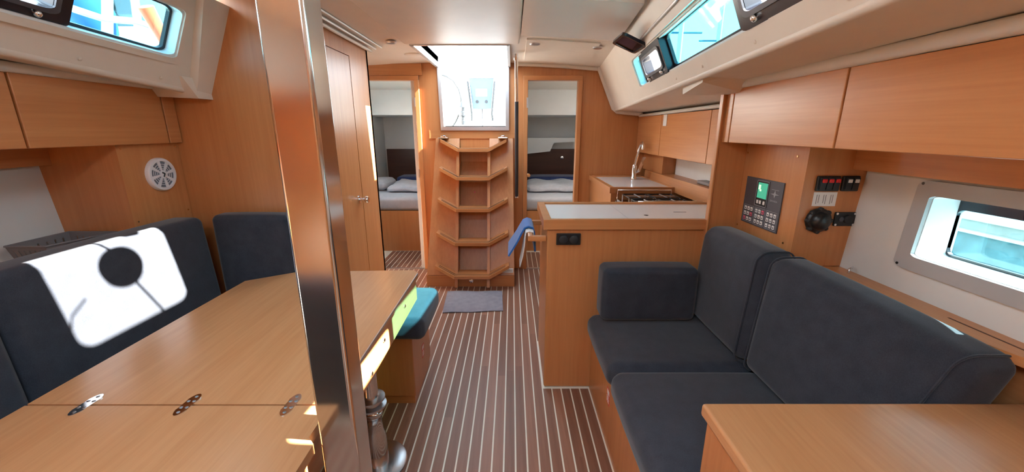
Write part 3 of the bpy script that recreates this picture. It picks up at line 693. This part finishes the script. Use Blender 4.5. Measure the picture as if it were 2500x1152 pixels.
# devices on forward face of the console (Y = 1.512)
YF = 1.512
def fz(px, py): return atY(px, py, YF)
def plate(x0, x1, y0, y1):   # pixels to X/Z rectangle
    a = fz(x0, (y0 + y1) / 2).x; b = fz(x1, (y0 + y1) / 2).x; t = fz((x0 + x1) / 2, y0).z; q = fz((x0 + x1) / 2, y1).z
    return a, b, q, t
def rocker(nm, q, n, mat, lab):
    x0, x1, z0, z1 = q; t = thing(nm, ((x0 + x1) / 2, YF, (z0 + z1) / 2), lab, 'switch')
    B().rbox(x0, x1, YF - .012, YF - .0003, z0, z1, .004).build('housing', 'black', t)
    w = (x1 - x0 - .012) / n
    for i in range(n):
        a = x0 + .006 + i * w; m = (z0 + z1) / 2
        B().hexa([(a + .002, YF - .012, z0 + .006), (a + w - .002, YF - .012, z0 + .006), (a + w - .002, YF - .012, z1 - .006), (a + .002, YF - .012, z1 - .006),
                  (a + .002, YF - .017, z0 + .007), (a + w - .002, YF - .017, z0 + .007), (a + w - .002, YF - .021, z1 - .007), (a + .002, YF - .021, z1 - .007)]).build('rocker', 'black_soft', t)
        if mat == 'red_plastic': B().rbox(a + .005, a + w - .004, YF - .026, YF - .019, z1 - .024, z1 - .010, .002).build('lamp', 'red_plastic', t)
        else: B().rbox(a + .006, a + w - .006, YF - .0235, YF - .019, z1 - .024, z1 - .011, .001).build('symbol', 'paper', t)
rocker('rocker_switch_bank', plate(1990, 2046, 429, 466), 3, 'red_plastic', 'black bank of three rocker switches with red lamps')
rocker('rocker_switch_bank', plate(2052, 2093, 429, 466), 2, 'paper', 'black pair of rocker switches with white symbols')
q = plate(1984, 2041, 469, 503)
t = thing('paper_note', (q[0], YF, q[2]), 'small white printed note under the red switches', 'note')
B().box(q[0], q[1], YF - .0016, YF - .0004, q[2], q[3]).build('sheet', 'paper', t)
for i in range(3):
    for j in range(2):
        x = q[0] + .012 + i * (q[1] - q[0] - .01) / 3 + j * .008
        B().box(x, x + .0022, YF - .0022, YF - .0016, q[2] + .008 + .004 * ((i + j) % 2), q[3] - .010).build('text_line', 'ink', t)
pc = fz(1994, 537)
t = thing('black_dome', (pc.x, YF, pc.z), 'round black rubber-capped device on the console', 'gauge')
B().lathe((pc.x, YF, pc.z), (0, -1, 0), [(.047, 0.0005), (.048, .010), (.044, .018), (.036, .020), (.034, .030), (.026, .040), (.010, .045)], 36).build('dome', 'black', t)
for k in range(8):
    a = k * math.pi / 4; B().lathe((pc.x + .0435 * math.cos(a), YF - .013, pc.z + .0435 * math.sin(a)), (0, -1, 0), [(.009, -.008), (.009, .003), (.006, .006)], 10).build('grip', 'black_soft', t)
q = plate(2034, 2084, 517, 551)
t = thing('power_outlet', ((q[0] + q[1]) / 2, YF, (q[2] + q[3]) / 2), 'small black outlet plate with four bright corner screws', 'outlet')
B().rbox(q[0], q[1], YF - .008, YF - .0003, q[2], q[3], .003).build('plate', 'black', t)
B().lathe(((q[0] + q[1]) / 2 + .010, YF - .008, (q[2] + q[3]) / 2), (0, -1, 0), [(.016, 0), (.016, .006), (.013, .008)], 20).build('cap', 'black_soft', t)
B().lathe(((q[0] + q[1]) / 2 - .015, YF - .008, (q[2] + q[3]) / 2), (0, -1, 0), [(.009, 0), (.009, .003)], 16).build('jack', 'panel_grey', t)
for a in (q[0] + .006, q[1] - .006):
    for b in (q[2] + .006, q[3] - .006): B().lathe((a, YF - .008, b), (0, -1, 0), [(.0045, 0), (.0045, .0015), (.002, .002)], 10).build('screw', 'chrome', t)

# ================================================================== PARTITION
struct(box(.975, 1.42, 1.92, 1.945, .40, 1.60).build('wall_partition', 'wood_z'), 'wooden partition between the galley and the sofa')
B().rbox(.967, .977, 1.917, 1.948, .40, 1.60, .003).build('edge_lipping', 'wood_z', bpy.data.objects['wall_partition'])

# ================================================================== SOFA (right)
sb = thing('sofa_base', (.7, 1.35, 0), 'wooden base box under the sofa seat cushions', 'bench')
B().box(.433, 1.07, .845, 1.943, .0, .345).build('front_box', 'wood_z', sb)
tag(box(1.29, 1.42, .845, 1.51, 0, .843).build('back_locker', 'wood_y'), 'wooden locker box behind the sofa back cushions', 'locker')
sticker('s', lambda u, v, d: Vector((.433 - d, 1.565 - u, .205 + v)), sb)
def seatw(x, y, z): return (x, y, z)
tag(B().cushion(.400, 1.0, 1.43, 1.935, .347, .465, .045, .008).build('seat_cushion', 'navy'), 'charcoal sofa seat cushion against the galley counter', 'cushion', 'sofa seat cushions')
tag(B().cushion(.400, 1.0, .85, 1.42, .347, .465, .045, .008).build('seat_cushion', 'navy'), 'charcoal sofa seat cushion beside the wooden side cabinet', 'cushion', 'sofa seat cushions')
def bk1(x, y, z): k = (z - .46) / .48; return (x + .032 * k, y, z)
def bk2(x, y, z):
    k = (z - .46) / .48; j = (1.43 - y) / .58
    return (x + (.035 + .15 * j) * k + .012 * j * (x - .925) / .14, y, z - .085 * j * max(0, k))
bc1 = B().cushion(.915, 1.065, 1.432, 1.915, .477, .945, .05, .010, bk1).build('back_cushion', 'navy')
tag(bc1, 'charcoal sofa back cushion beneath the instrument panel', 'cushion', 'sofa back cushions')
bc2 = B().cushion(.925, 1.065, .846, 1.422, .477, .945, .042, .010, bk2).build('back_cushion', 'navy')
def piping(par, x0, x1, y, z0, z1, r, warp):
    pts = []
    for cx, cz_, a0 in ((x1 - r, z1 - r, 0), (x0 + r, z1 - r, 90), (x0 + r, z0 + r, 180), (x1 - r, z0 + r, 270)):
        for k in range(6):
            a = math.radians(a0 + 18 * k); pts.append(warp(cx + r * math.cos(a), y, cz_ + r * math.sin(a)))
    B().tube(pts + [pts[0]], .0035, 6, False).build('piping', 'navy', par)
piping(bc2, .924, 1.066, .870, .467, .946, .042, bk2); piping(bc2, .924, 1.066, 1.404, .467, .946, .042, bk2)
tag(bc2, 'long charcoal sofa back cushion below the hull window', 'cushion', 'sofa back cushions')
tag(B().cushion(.445, .908, 1.80, 1.935, .477, .752, .028, .006).build('arm_cushion', 'navy'), 'rectangular charcoal arm cushion standing against the galley counter', 'cushion')

piping(bc1, .913, 1.067, 1.460, .467, .947, .05, bk1)
# ================================================================== SIDE CABINET (foreground right)
cb = thing('side_cabinet', (.9, .55, 0), 'low wooden side cabinet with a lipped top at the end of the sofa', 'cabinet')
B().box(.482, 1.40, .16, .828, 0, .715).build('body', 'wood_z', cb)
B().rbox(.468, 1.42, .15, .842, .715, .75, .008, 3).build('top', 'wood_table', cb)
tag(B().tube([(1.29, .80, .755), (1.29, .80, .83), (1.30, .76, .86), (1.32, .60, .87)], .012, 10).build('curved_rail', 'chrome'), 'curved bright handle at the end of the sofa ledge', 'handle')

# ================================================================== GALLEY PENINSULA
gp = thing('galley_counter', (.6, 2.2, 0), 'wooden galley counter with a white inlaid top behind the sofa', 'counter')
B().rbox(.178, 1.42, 1.946, 2.43, .0, .915, .01).build('body', 'wood_z', gp)
B().shell(lambda x, y, d: Vector((x, y, .917 + d)), [.158, .198, 1.30, 1.42], [1.932, 1.965, 2.415, 2.445], lambda x, y: .198 < x < 1.30 and 1.965 < y < 2.415, .05).build('fiddle_rim', 'wood_x', gp)
B().box(.199, 1.299, 1.966, 2.414, .917, .957).build('worktop', 'laminate', gp)
B().lathe((.72, 2.09, .957), (0, 0, 1), [(.012, 0), (.012, .001)], 16).build('finger_hole', 'black', gp)
B().box(.90, .97, 2.17, 2.176, .9571, .958).build('finger_slot', 'black', gp)
B().box(.60, .602, 1.967, 2.413, .9571, .9574).build('lid_seam', 'line_grey', gp)
sk = thing('double_socket', (.30, 1.945, .78), 'black double socket with two round caps on the galley counter front', 'socket')
a = atY(1358, 583, 1.945); b = atY(1417, 583, 1.945); t_ = atY(1387, 569, 1.945).z; u_ = atY(1387, 597, 1.945).z
B().rbox(a.x, b.x, 1.935, 1.9455, u_, t_, .003).build('plate', 'black', sk)
for k in (.29, .72):
    B().lathe((a.x + (b.x - a.x) * k, 1.935, (u_ + t_) / 2), (0, -1, 0), [(.022, 0), (.022, .006), (.018, .008)], 24).build('cap', 'black_soft', sk)
gr = thing('grab_rail', (.12, 2.15, .85), 'wooden grab rail on the inner side of the galley counter', 'rail')
B().rbox(.082, .110, 1.965, 2.36, .845, .875, .006).build('bar', 'wood_y', gr)
B().rbox(.100, .1775, 1.965, 1.995, .845, .873, .005).build('bracket', 'wood_x', gr)
B().rbox(.100, .1775, 2.33, 2.36, .845, .873, .005).build('bracket', 'wood_x', gr)
# towels over rail
tw = thing('tea_towel', (.09, 2.2, .8), 'blue and white tea towel hung over the wooden grab rail', 'towel')
def drape(path, y0, y1, th, mat, nm, fl=0):
    # path: list of (x,z,flare)
    P = lambda u, v, d: Vector((path[int(u)][0], y0 + (y1 - y0) * v + path[int(u)][2] * (v - .5), path[int(u)][1])) + NN[int(u)] * d
    NN = []
    for i in range(len(path)):
        a = path[max(0, i - 1)]; b = path[min(len(path) - 1, i + 1)]; t = Vector((b[0] - a[0], 0, b[1] - a[1])).normalized(); NN.append(Vector((-t.z, 0, t.x)))
    o = B(); o.shell(P, list(range(len(path))), [0, .25, .5, .75, 1], off=th); o.sm = True
    return o.build(nm, mat, tw)
drape([(-.015, .73, .06), (.010, .77, .05), (.035, .81, .03), (.055, .85, .01), (.072, .880, 0), (.090, .887, 0), (.108, .882, 0), (.117, .86, 0), (.121, .80, 0), (.123, .75, 0)], 2.10, 2.32, .009, 'blue_cloth', 'blue_towel')
drape([(.045, .675, -.03), (.060, .74, .0), (.069, .80, .01), (.073, .85, 0), (.0765, .872, 0), (.092, .8775, 0), (.1125, .873, 0), (.1155, .85, 0)], 2.04, 2.20, .004, 'white_cloth', 'white_towel')

# ================================================================== GALLEY AFT COUNTER, SINK, STOVE
sk2 = thing('sink_counter', (1.0, 3.4, 0), 'wooden sink counter with a white lid top in the galley corner', 'counter')
B().box(.775, 1.42, 3.09, 3.925, 0, .925).build('body', 'wood_z', sk2)
B().shell(lambda x, y, d: Vector((x, y, .926 + d)), [.757, .792, 1.249, 1.254], [3.06, 3.09, 3.85, 3.926], lambda x, y: .792 < x < 1.25 and 3.09 < y < 3.85, .045).build('fiddle_rim', 'wood_x', sk2)
B().box(.793, 1.248, 3.091, 3.849, .926, .962).build('worktop', 'laminate', sk2)
B().lathe((.774, 3.25, .80), (-1, 0, 0), [(.012, 0), (.012, .004)], 14).build('latch', 'black', sk2)
B().lathe((.90, 3.089, .80), (0, -1, 0), [(.010, 0), (.010, .004)], 14).build('latch', 'black', sk2)
bs = thing('galley_backsplash', (1.3, 2.8, .9), 'wooden ledge and white panel behind the stove', 'backsplash')
B().hexa([(1.255, 2.45, .93), (1.40, 2.45, .93), (1.40, 3.80, .93), (1.255, 3.80, .93), (1.262, 2.45, 1.035), (1.40, 2.45, 1.035), (1.40, 3.80, 1.035), (1.262, 3.80, 1.035)]).build('ledge', 'wood_y', bs)
B().box(1.385, 1.40, 1.95, 3.40, 1.035, 1.195).build('panel', 'hull_white', bs)
B().box(1.28, 1.425, 3.42, 3.924, 1.035, 1.193).build('corner_box', 'wood_z', bs)
tag(B().rbox(1.30, 1.37, 2.62, 2.80, 1.0365, 1.06, .005).build('dark_tray', 'basket'), 'small dark tray on the ledge behind the stove', 'tray')
fp = atZ(1543, 437, .962); fx, fy = 1.115, 3.66
fa = thing('kitchen_tap', (fx, fy, .962), 'tall chrome kitchen tap with a lever at the galley sink', 'tap')
B().lathe((fx, fy, .963), (0, 0, 1), [(.028, 0), (.028, .012), (.022, .018), (.022, .12), (.018, .13)], 20).build('body', 'chrome', fa)
B().tube([(fx, fy, 1.08), (fx + .012, fy - .01, 1.16), (fx + .024, fy - .03, 1.25), (fx + .030, fy - .06, 1.285), (fx + .028, fy - .10, 1.29), (fx + .024, fy - .125, 1.27), (fx + .023, fy - .13, 1.235)], .0135, 12).build('spout', 'chrome', fa)
B().hexa([(fx + .015, fy - .03, 1.02), (fx + .045, fy - .03, 1.035), (fx + .045, fy - .005, 1.035), (fx + .015, fy - .005, 1.02), (fx + .055, fy - .045, 1.165), (fx + .085, fy - .045, 1.165), (fx + .085, fy - .030, 1.165), (fx + .055, fy - .030, 1.165)]).build('lever', 'chrome', fa)
sv_ = thing('gas_stove', (1.05, 2.78, 0), 'stainless gas stove with black pan grids between sink and counter', 'stove')
B().box(.80, 1.24, 2.50, 3.05, .05, .87).build('oven_body', 'brushed', sv_)
B().box(.80, 1.24, 2.50, 3.05, .871, .892).build('hob_tray', 'chrome', sv_)
B().box(.785, .799, 2.53, 3.02, .30, .85).build('oven_door', 'frame_black', sv_)
B().tube([(.77, 2.56, .83), (.77, 2.99, .83)], .01, 10).build('door_rail', 'chrome', sv_)
for cx, cy in ((.92, 2.66), (1.11, 2.66), (.92, 2.89), (1.11, 2.89)):
    B().lathe((cx, cy, .892), (0, 0, 1), [(.045, 0), (.045, .012), (.03, .014), (.03, .022), (.01, .024)], 20).build('burner', 'black', sv_)
    for k in range(2):
        g = B(); s_ = .085
        if k == 0:
            g.tube([(cx - s_, cy, .93), (cx + s_, cy, .93)], .0045, 6); g.tube([(cx, cy - s_, .931), (cx, cy + s_, .931)], .0045, 6)
            for a, b in ((-1, -1), (1, -1), (1, 1), (-1, 1)): g.tube([(cx + a * s_, cy + b * s_, .893), (cx + a * s_, cy + b * s_, .93)], .0045, 6)
            g.build('grid_cross', 'brushed', sv_)
        else:
            g.tube([(cx - s_, cy - s_, .93), (cx + s_, cy - s_, .93), (cx + s_, cy + s_, .93), (cx - s_, cy + s_, .93), (cx - s_, cy - s_, .93)], .0045, 6).build('pan_grid', 'black', sv_)
for yy in (2.52, 3.03): B().tube([(.81, yy, .893), (.81, yy, .955), (1.22, yy, .955), (1.22, yy, .893)], .006, 8).build('pot_rail', 'chrome', sv_)

# ================================================================== COMPANIONWAY STEPS
ls = thing('companionway_steps', (-.375, 3.6, 0), 'wooden companionway steps with five bent treads under the hatch', 'stairs')
def YP(z): return 3.43 + .388 * max(0, z - .11)
def hx(x0a, x1a, x0b, x1b, za, zb, dep=0, back=3.925):
    return B().hexa([(x0a, YP(za) + dep, za), (x1a, YP(za) + dep, za), (x1a, back, za), (x0a, back, za), (x0b, YP(zb) + dep, zb), (x1b, YP(zb) + dep, zb), (x1b, back, zb), (x0b, back, zb)])
XL0, XL1, XR0, XR1 = -.785, -.725, .022, .008
lx = lambda z: XL0 + (XL1 - XL0) * z / 1.32
rx = lambda z: XR0 + (XR1 - XR0) * z / 1.32
hx(lx(.112), -.50, lx(1.32), -.50, .112, 1.32).build('left_panel', 'wood_z', ls)
hx(-.215, rx(.112), -.215, rx(1.32), .112, 1.32).build('right_panel', 'wood_z', ls)
hx(-.499, -.216, -.499, -.216, .112, 1.32, .11).build('recess_panel', 'wood_z', ls)
B().box(lx(0), rx(0), 3.432, 3.925, 0, .109).build('drawer_front', 'wood_x', ls)
B().box(-.79, .03, 3.915, 3.928, 1.32, 1.395).build('head_board', 'wood_x', ls)
for xc in (-.505, -.215):
    B().hexa([(xc - .013, YP(.02) - .075, .02), (xc + .013, YP(.02) - .075, .02), (xc + .013, YP(.02) + .0, .02), (xc - .013, YP(.02) + .0, .02),
              (xc - .013, YP(1.2) - .075, 1.2), (xc + .013, YP(1.2) - .075, 1.2), (xc + .013, YP(1.2) + .03, 1.2), (xc - .013, YP(1.2) + .03, 1.2)]).build('stile', 'wood_z', ls)
for i, z in enumerate((1.205, .955, .682, .395, .115)):
    yb = YP(z); yf = yb - (.13 if i < 4 else .12); w = .305 + .006 * i
    xl, xr = -.358 - w, -.358 + w; a, b = -.500 - .004 * i, -.216 + .004 * i; th = .028; rise = .085
    B().prism([(a, z), (b, z), (xr, z + rise), (xr, z + rise + th), (b - .004, z + th), (a + .004, z + th), (xl, z + rise + th), (xl, z + rise)], yb + .06 - yf, lambda u, v, d: Vector((u, yf + d + .25 * (abs(u + .358) - .14) * (abs(u + .358) > .15) * (d < .001), v))).build('tread', 'wood_x', ls)
    for q in range(2):
        s_ = B(); o_ = .020 + q * .03
        s_.prism([(a + .006, z + th), (b - .006, z + th), (xr - .03, z + rise + th - .014), (xr - .03, z + rise + th - .0125), (b - .008, z + th + .0015), (a + .008, z + th + .0015), (xl + .03, z + rise + th - .0125), (xl + .03, z + rise + th - .014)], .008,
                 lambda u, v, d: Vector((u, yf + o_ + d + .25 * (abs(u + .358) - .14) * (abs(u + .358) > .15), v))).build('grip_strip', 'gap', ls)
p = (-.375, 3.430, .055)
B().lathe(p, (0, -1, 0), [(.02, 0), (.02, .004), (.010, .008)], 16).build('drawer_catch', 'chrome', ls)
for x in (-.645, -.085):
    B().rbox(x - .045, x + .045, 3.80, 3.914, 1.322, 1.334, .005).build('catch', 'chrome', ls)
    B().lathe((x, 3.86, 1.334), (0, 0, 1), [(.028, 0), (.028, .012), (.016, .018)], 18).build('catch_knob', 'chrome', ls)
sk_ = B().box(-.095, .012, 3.424 + .01, 3.4435, .135, .172).build('label', 'paper', ls)
B().box(-.07, .0, 3.4335, 3.434, .160, .163).build('label_line', 'ink', sk_)
B().box(-.07, .0, 3.4335, 3.434, .150, .153).build('label_line', 'ink', sk_)
B().lathe((-.36, YP(.82) + .11, .82), (0, -1, 0), [(.007, 0), (.007, .003)], 10).build('pilot_lamp', 'pink', ls)
# grab pole
gpole = thing('grab_pole', (.028, 3.7, .8), 'slim grab pole with chrome top and dark leather sleeve beside the steps', 'pole')
p0 = Vector((.036, 3.42, 1.985)); p1 = Vector((.043, 3.70, .80)); m = p0.lerp(p1, .30)
B().tube([p0, m], .0135, 14).build('chrome_tube', 'chrome', gpole)
B().tube([m, p1], .0165, 14).build('leather_sleeve', 'leather', gpole)
B().lathe(p0.lerp(p1, .03), (p0 - p1), [(.022, -.01), (.022, .012)], 16).build('collar', 'chrome', gpole)
B().rbox(.024, .06, 3.69, 3.74, .78, .82, .006).build('foot_bracket', 'chrome', gpole)
# door mat
A = [atZ(1080, 765, 0), atZ(1228, 760, 0), atZ(1226, 712, 0), atZ(1093, 712, 0)]
mt = B(); n = 14; g = []
mt.sm = True
mt.shell(lambda u, v, d: A[0].lerp(A[1], u).lerp(A[3].lerp(A[2], u), v) + Vector((0, .004 * math.sin(u * 9), .003 + d + .0015 * math.sin(u * 11 + v * 5))), [i / n for i in range(n + 1)], [i / 8 for i in range(9)], off=.005)
tag(mt.build('floor_mat', 'mat_grey'), 'grey towelling mat on the floor in front of the companionway steps', 'mat')

# ================================================================== AFT CABINS
def cabin(x0, x1, side, lab):
    struct(box(x0 - .06, x1 + .06, 6.20, 6.25, 0, 1.95).build('wall_cabin_end_' + side, 'hull_white'))
    xi = x1 if side == 'left' else x0
    struct(box(xi - .02, xi + .02, 3.962, 6.2, 0, 1.93).build('wall_cabin_inner_' + side, 'hull_white'))
    xo = x0 if side == 'left' else x1
    ha, hb = (4.05, 4.75) if side == 'left' else (4.0, 4.42)
    struct(B().shell(lambda y, z, d: Vector((xo + (-.03 if side == 'left' else .03) + d * (1 if side == 'right' else -1), y, z)), [3.96, ha, hb, 6.25], [-.05, 1.20, 1.58, 1.95], lambda y, z: side == 'left' and ha < y < hb and 1.20 < z < 1.58, .03).build('wall_cabin_outer_' + side, 'hull_white'))  # left side: unseen hull opening added to light the cabin
    if side == 'left': portal((xo + (-.08 if side == 'left' else .08), (ha + hb) / 2, 1.39), ((1 if side == 'left' else -1), 0, 0), hb - ha, .38)
    struct(B().shell(lambda x, y, d: Vector((x, y, 1.88 + d)), [x0 - .06, .85, 1.1, x1 + .06] if side == 'right' else [x0 - .06, x1 + .06], [3.955, 4.1, 4.5, 6.25], lambda x, y: side == 'right' and .85 < x < 1.1 and 4.1 < y < 4.5, .05).build('ceiling_cabin_' + side, 'liner'))  # right side: unseen roof opening added to light the cabin
    if side == 'right': portal((.975, 4.3, 1.95), (0, 0, -1), .25, .4)
    struct(box(x0, x1, 5.2, 6.2, 1.58, 1.88).build('ceiling_cabin_step_' + side, 'hull_white'))
    struct(box(x0, x1, 6.15, 6.2, .55, 1.12).build('wall_headboard_' + side, 'wood_dark'))
    b = thing('bed', ((x0 + x1) / 2, 5.3, 0), lab, 'bed')
    B().box(x0 + .035, x1 - .035, 4.56, 6.145, 0, .485).build('base', 'wood_z', b)
    B().cushion(x0 + .03, x1 - .03, 4.57, 6.14, .486, .64, .04, .01).build('mattress', 'sheet', b)
cabin(-1.90, -.93, 'left', 'made-up berth with pale sheets in the left aft cabin')
cabin(.12, 1.40, 'right', 'made-up berth with pale sheets in the right aft cabin')
def duvet(x0, x1, y0, y1, z, lab):
    wv = lambda x, y, zz: (x, y, zz + (.012 * math.sin(x * 17 + y * 5) + .008 * math.sin(y * 23)) * (zz > z + .02))
    tag(B().cushion(x0, x1, y0, y1, z, z + .07, .03, .02, wv, 14).build('folded_duvet', 'sheet'), lab, 'bedding')
duvet(-1.55, -.98, 4.9, 5.55, .656, 'folded pale duvet lying on the left berth'); duvet(.2, .95, 4.9, 5.55, .656, 'folded pale duvet lying on the right berth')
tag(B().cushion(-1.62, -1.0, 5.60, 5.95, .656, .76, .025, .01).build('blanket', 'navy_cloth'), 'folded dark blue blanket on the left berth', 'blanket')
tag(B().cushion(.25, .95, 5.60, 5.95, .656, .76, .025, .01).build('blanket', 'navy_cloth'), 'folded dark blue blanket on the right berth', 'blanket')
tag(B().cushion(-1.86, -1.60, 5.0, 5.5, .656, .77, .05, .02).build('pillow', 'sheet'), 'pale pillow at the corner of the left berth', 'pillow')
sh = tag(B().prism([(.17, 1.06), (.55, 1.10), (.60, 1.22), (.95, 1.24), (.95, 1.29), (.17, 1.29)], .28, lambda u, v, d: Vector((u, 5.865 + d, v))).build('cabin_shelf', 'hull_white'), 'white moulded shelf on the end wall of the right cabin', 'shelf')
tag(B().box(-1.25, -1.0, 5.95, 6.148, 1.06, 1.14).build('cabin_shelf', 'hull_white'), 'white moulded shelf on the end wall of the left cabin', 'shelf')
for x, s_ in ((-1.42, 'left'), (.75, 'right')):
    tag(B().lathe((x, 6.149, 1.0), (0, -1, 0), [(.018, 0), (.018, .01), (.01, .03), (.022, .045), (.022, .09), (.01, .095)], 14).build('reading_lamp', 'chrome'), 'small chrome reading lamp on the dark headboard of the %s cabin' % s_, 'lamp')
# cockpit well behind the companionway
ck = struct(box(-.95, .10, 3.97, 9.0, 1.15, 1.20).build('floor_cockpit', 'gelcoat'), 'white cockpit floor outside the companionway')
# ================================================================== OUTSIDE
ped = thing('steering_pedestal', (-.39, 5.5, 1.2), 'pale steering pedestal with an instrument pod seen through the hatch', 'pedestal')
B().hexa([(-.515, 5.48, 1.665), (-.275, 5.48, 1.665), (-.275, 5.62, 1.665), (-.515, 5.62, 1.665), (-.55, 5.42, 2.035), (-.235, 5.42, 2.035), (-.235, 5.62, 2.035), (-.55, 5.62, 2.035)]).build('pod', 'pod', ped)
B().rbox(-.575, -.215, 5.38, 5.66, 2.036, 2.06, .008).build('pod_lid', 'grey_trim', ped)
B().rbox(-.47, -.32, 5.44, 5.455, 1.82, 1.97, .004).build('screen_back', 'grey_trim', ped)
for x in (-.455, -.335): B().lathe((x, 5.475, 1.755), (0, -1, 0), [(.02, -.02), (.02, .015)], 14).build('knob', 'pod_dark', ped)
for x in (-.425, -.365): B().tube([(x, 5.56, 1.2), (x, 5.56, 1.665)], .03, 12).build('post', 'grey_trim', ped)
for sg in (-1, 1):
    xa = -.395 + sg * .175; xb = -.395 + sg * .13
    B().tube([(xa, 5.42, 2.0), (xb, 5.42, 1.60), (xb + .01 * sg, 5.46, 1.52)], .014, 10).build('grab_bar', 'pod_dark', ped)
B().tube([(-.26, 5.5, 2.06), (-.30, 5.5, 2.11), (-.42, 5.5, 2.11), (-.46, 5.5, 2.06)], .008, 8).build('top_rail', 'grey_trim', ped)
rl = thing('hanging_rope', (-.72, 5.2, 1.2), 'dark rope bowed in the cockpit seen through the hatch', 'rope')
B().tube([(-.95, 5.2, 2.08), (-.80, 5.2, 2.03), (-.72, 5.2, 1.98), (-.655, 5.2, 1.88), (-.63, 5.2, 1.76), (-.65, 5.2, 1.62), (-.71, 5.2, 1.50), (-.78, 5.2, 1.40), (-.80, 5.2, 1.205)], .013, 8).build('rope', 'pod_dark', rl)
bt = thing('winch_handle_bottle', (-.60, 5.15, 1.3), 'small caged lamp standing beyond the hatch sill', 'lantern')
B().lathe((-.615, 5.15, 1.46), (0, 0, 1), [(.045, 0), (.045, .05), (.03, .055), (.03, .10), (.045, .11), (.045, .15), (.03, .16), (.03, .20), (.04, .21), (.01, .28)], 16).build('body', 'pod_dark', bt)
# marina outside left
def ob(nm, b, mat, lab, cat): return tag(b.build(nm, mat), lab, cat)
nb = thing('neighbour_boat', (-5.4, 6, .4), 'white neighbouring boat moored outside the left window', 'boat')
B().rbox(-7.4, -4.4, .0, 14.0, .35, 2.22, .12, 3).build('hull', 'gelcoat', nb)
B().rbox(-6.6, -5.0, 4.6, 9.5, 2.221, 2.60, .10, 3).build('coachroof', 'gelcoat', nb)
for y in (4.9, 6.0, 7.1): B().box(-4.998, -4.985, y, y + .85, 2.34, 2.46).build('window', 'frame_black', nb)
def slabpx(x0, x1, y0, y1, X, th):
    a, b = atX(x0, y1, X), atX(x1, y0, X)
    return B().rbox(X - th, X, min(a.y, b.y), max(a.y, b.y), atX((x0 + x1) / 2, y1, X).z, atX((x0 + x1) / 2, y0, X).z, .03)
slabpx(345, 470, -25, 58, -5.6, .35).build('canopy', 'grey_canvas', nb)
slabpx(250, 345, 32, 50, -6.05, 1.0).build('dodger', 'grey_canvas', nb)
slabpx(205, 340, -20, 6, -6.05, 1.0).build('awning', 'grey_canvas', nb)
a, b = atX(190, -20, -3.6), atX(250, 90, -3.6)
B().tube([a, a.lerp(b, .5), b], [.16, .17, .12], 12).build('sail_cover', 'blue_canvas', nb)
for p, q, r, lab in (((262, -30), (262, 100), .035, 'white upright pole outside the left window near the blue cover'), ((325, -30), (345, 125), .03, 'leaning white pole outside the left window between cover and red pole')):
    a, b = atX(*p, -3.2), atX(*q, -3.2)
    b = a + (b - a) * ((a.z - .36) / (a.z - b.z))
    ob('stanchion_pole', B().tube([a, b], r, 10), 'gelcoat', lab, 'pole')  # guard-rail stanchions, carried down to the water
pa, pb = atX(355, 16, -2.6), atX(412, 118, -2.6)
ob('red_pole', B().tube([pa, pb + (pb - pa) * .3, pa + (pb - pa) * ((pa.z - .40) / (pa.z - pb.z))], [.05, .032, .03], 10), 'orange', 'slanting orange-red pole outside the left window', 'pole')
B().tube([atX(180, 22, -3.0), atX(250, 45, -3.0), atX(330, 52, -3.0), atX(430, 85, -3.0)], .025, 8).build('guard_rail', 'gelcoat', nb)
# yachts' masts right
for x, y, h, tl, lab in ((9.6, 20.2, 15, .15, 'distant white yacht mast with spreaders outside the right roof window'), (7.2, 18.6, 16, -.1, 'distant plain white yacht mast outside the right roof window'), (10.6, 17.2, 15, .1, 'distant white yacht mast nearest the open portlight')):
    t = thing('yacht_mast', (x, y, .42), lab, 'mast', 'masts beyond the quay')
    B().tube([(x, y, .421), (x, y, h)], .11, 8).build('mast', 'gelcoat', t)
    for z in (5.4, 8.5): B().tube([(x - .9, y, z), (x + .9, y, z)], .04, 6).build('spreader', 'pod', t)
# quay outside the hull window
qy = thing('quay', (4.2, 1.5, .4), 'stone quay with a pale coping seen through the hull window', 'quay')
B().box(3.6, 5.2, -4, 9, .421, .62).build('wall', 'quay_dark', qy)
B().box(3.56, 5.2, -4, 9, .621, .645).build('coping', 'quay_light', qy)
B().box(3.6, 5.2, -4, 9, .646, .72).build('step', 'quay_grey', qy)
B().box(3.58, 5.2, -4, 9, .721, .95).build('upper_coping', 'quay_light', qy)
tag(box(1.6, 40, -20, 40, .25, .42).build('water_right', 'water'), 'calm harbour water outside the hull window', 'water'); bpy.data.objects['water_right'].name = 'harbour_water'
tag(box(-40, -2.1, -20, 40, .25, .34).build('harbour_water', 'water'), 'calm harbour water on the neighbouring boat side', 'water')
for o in bpy.data.objects:
    if '_o' in o: del o['_o']
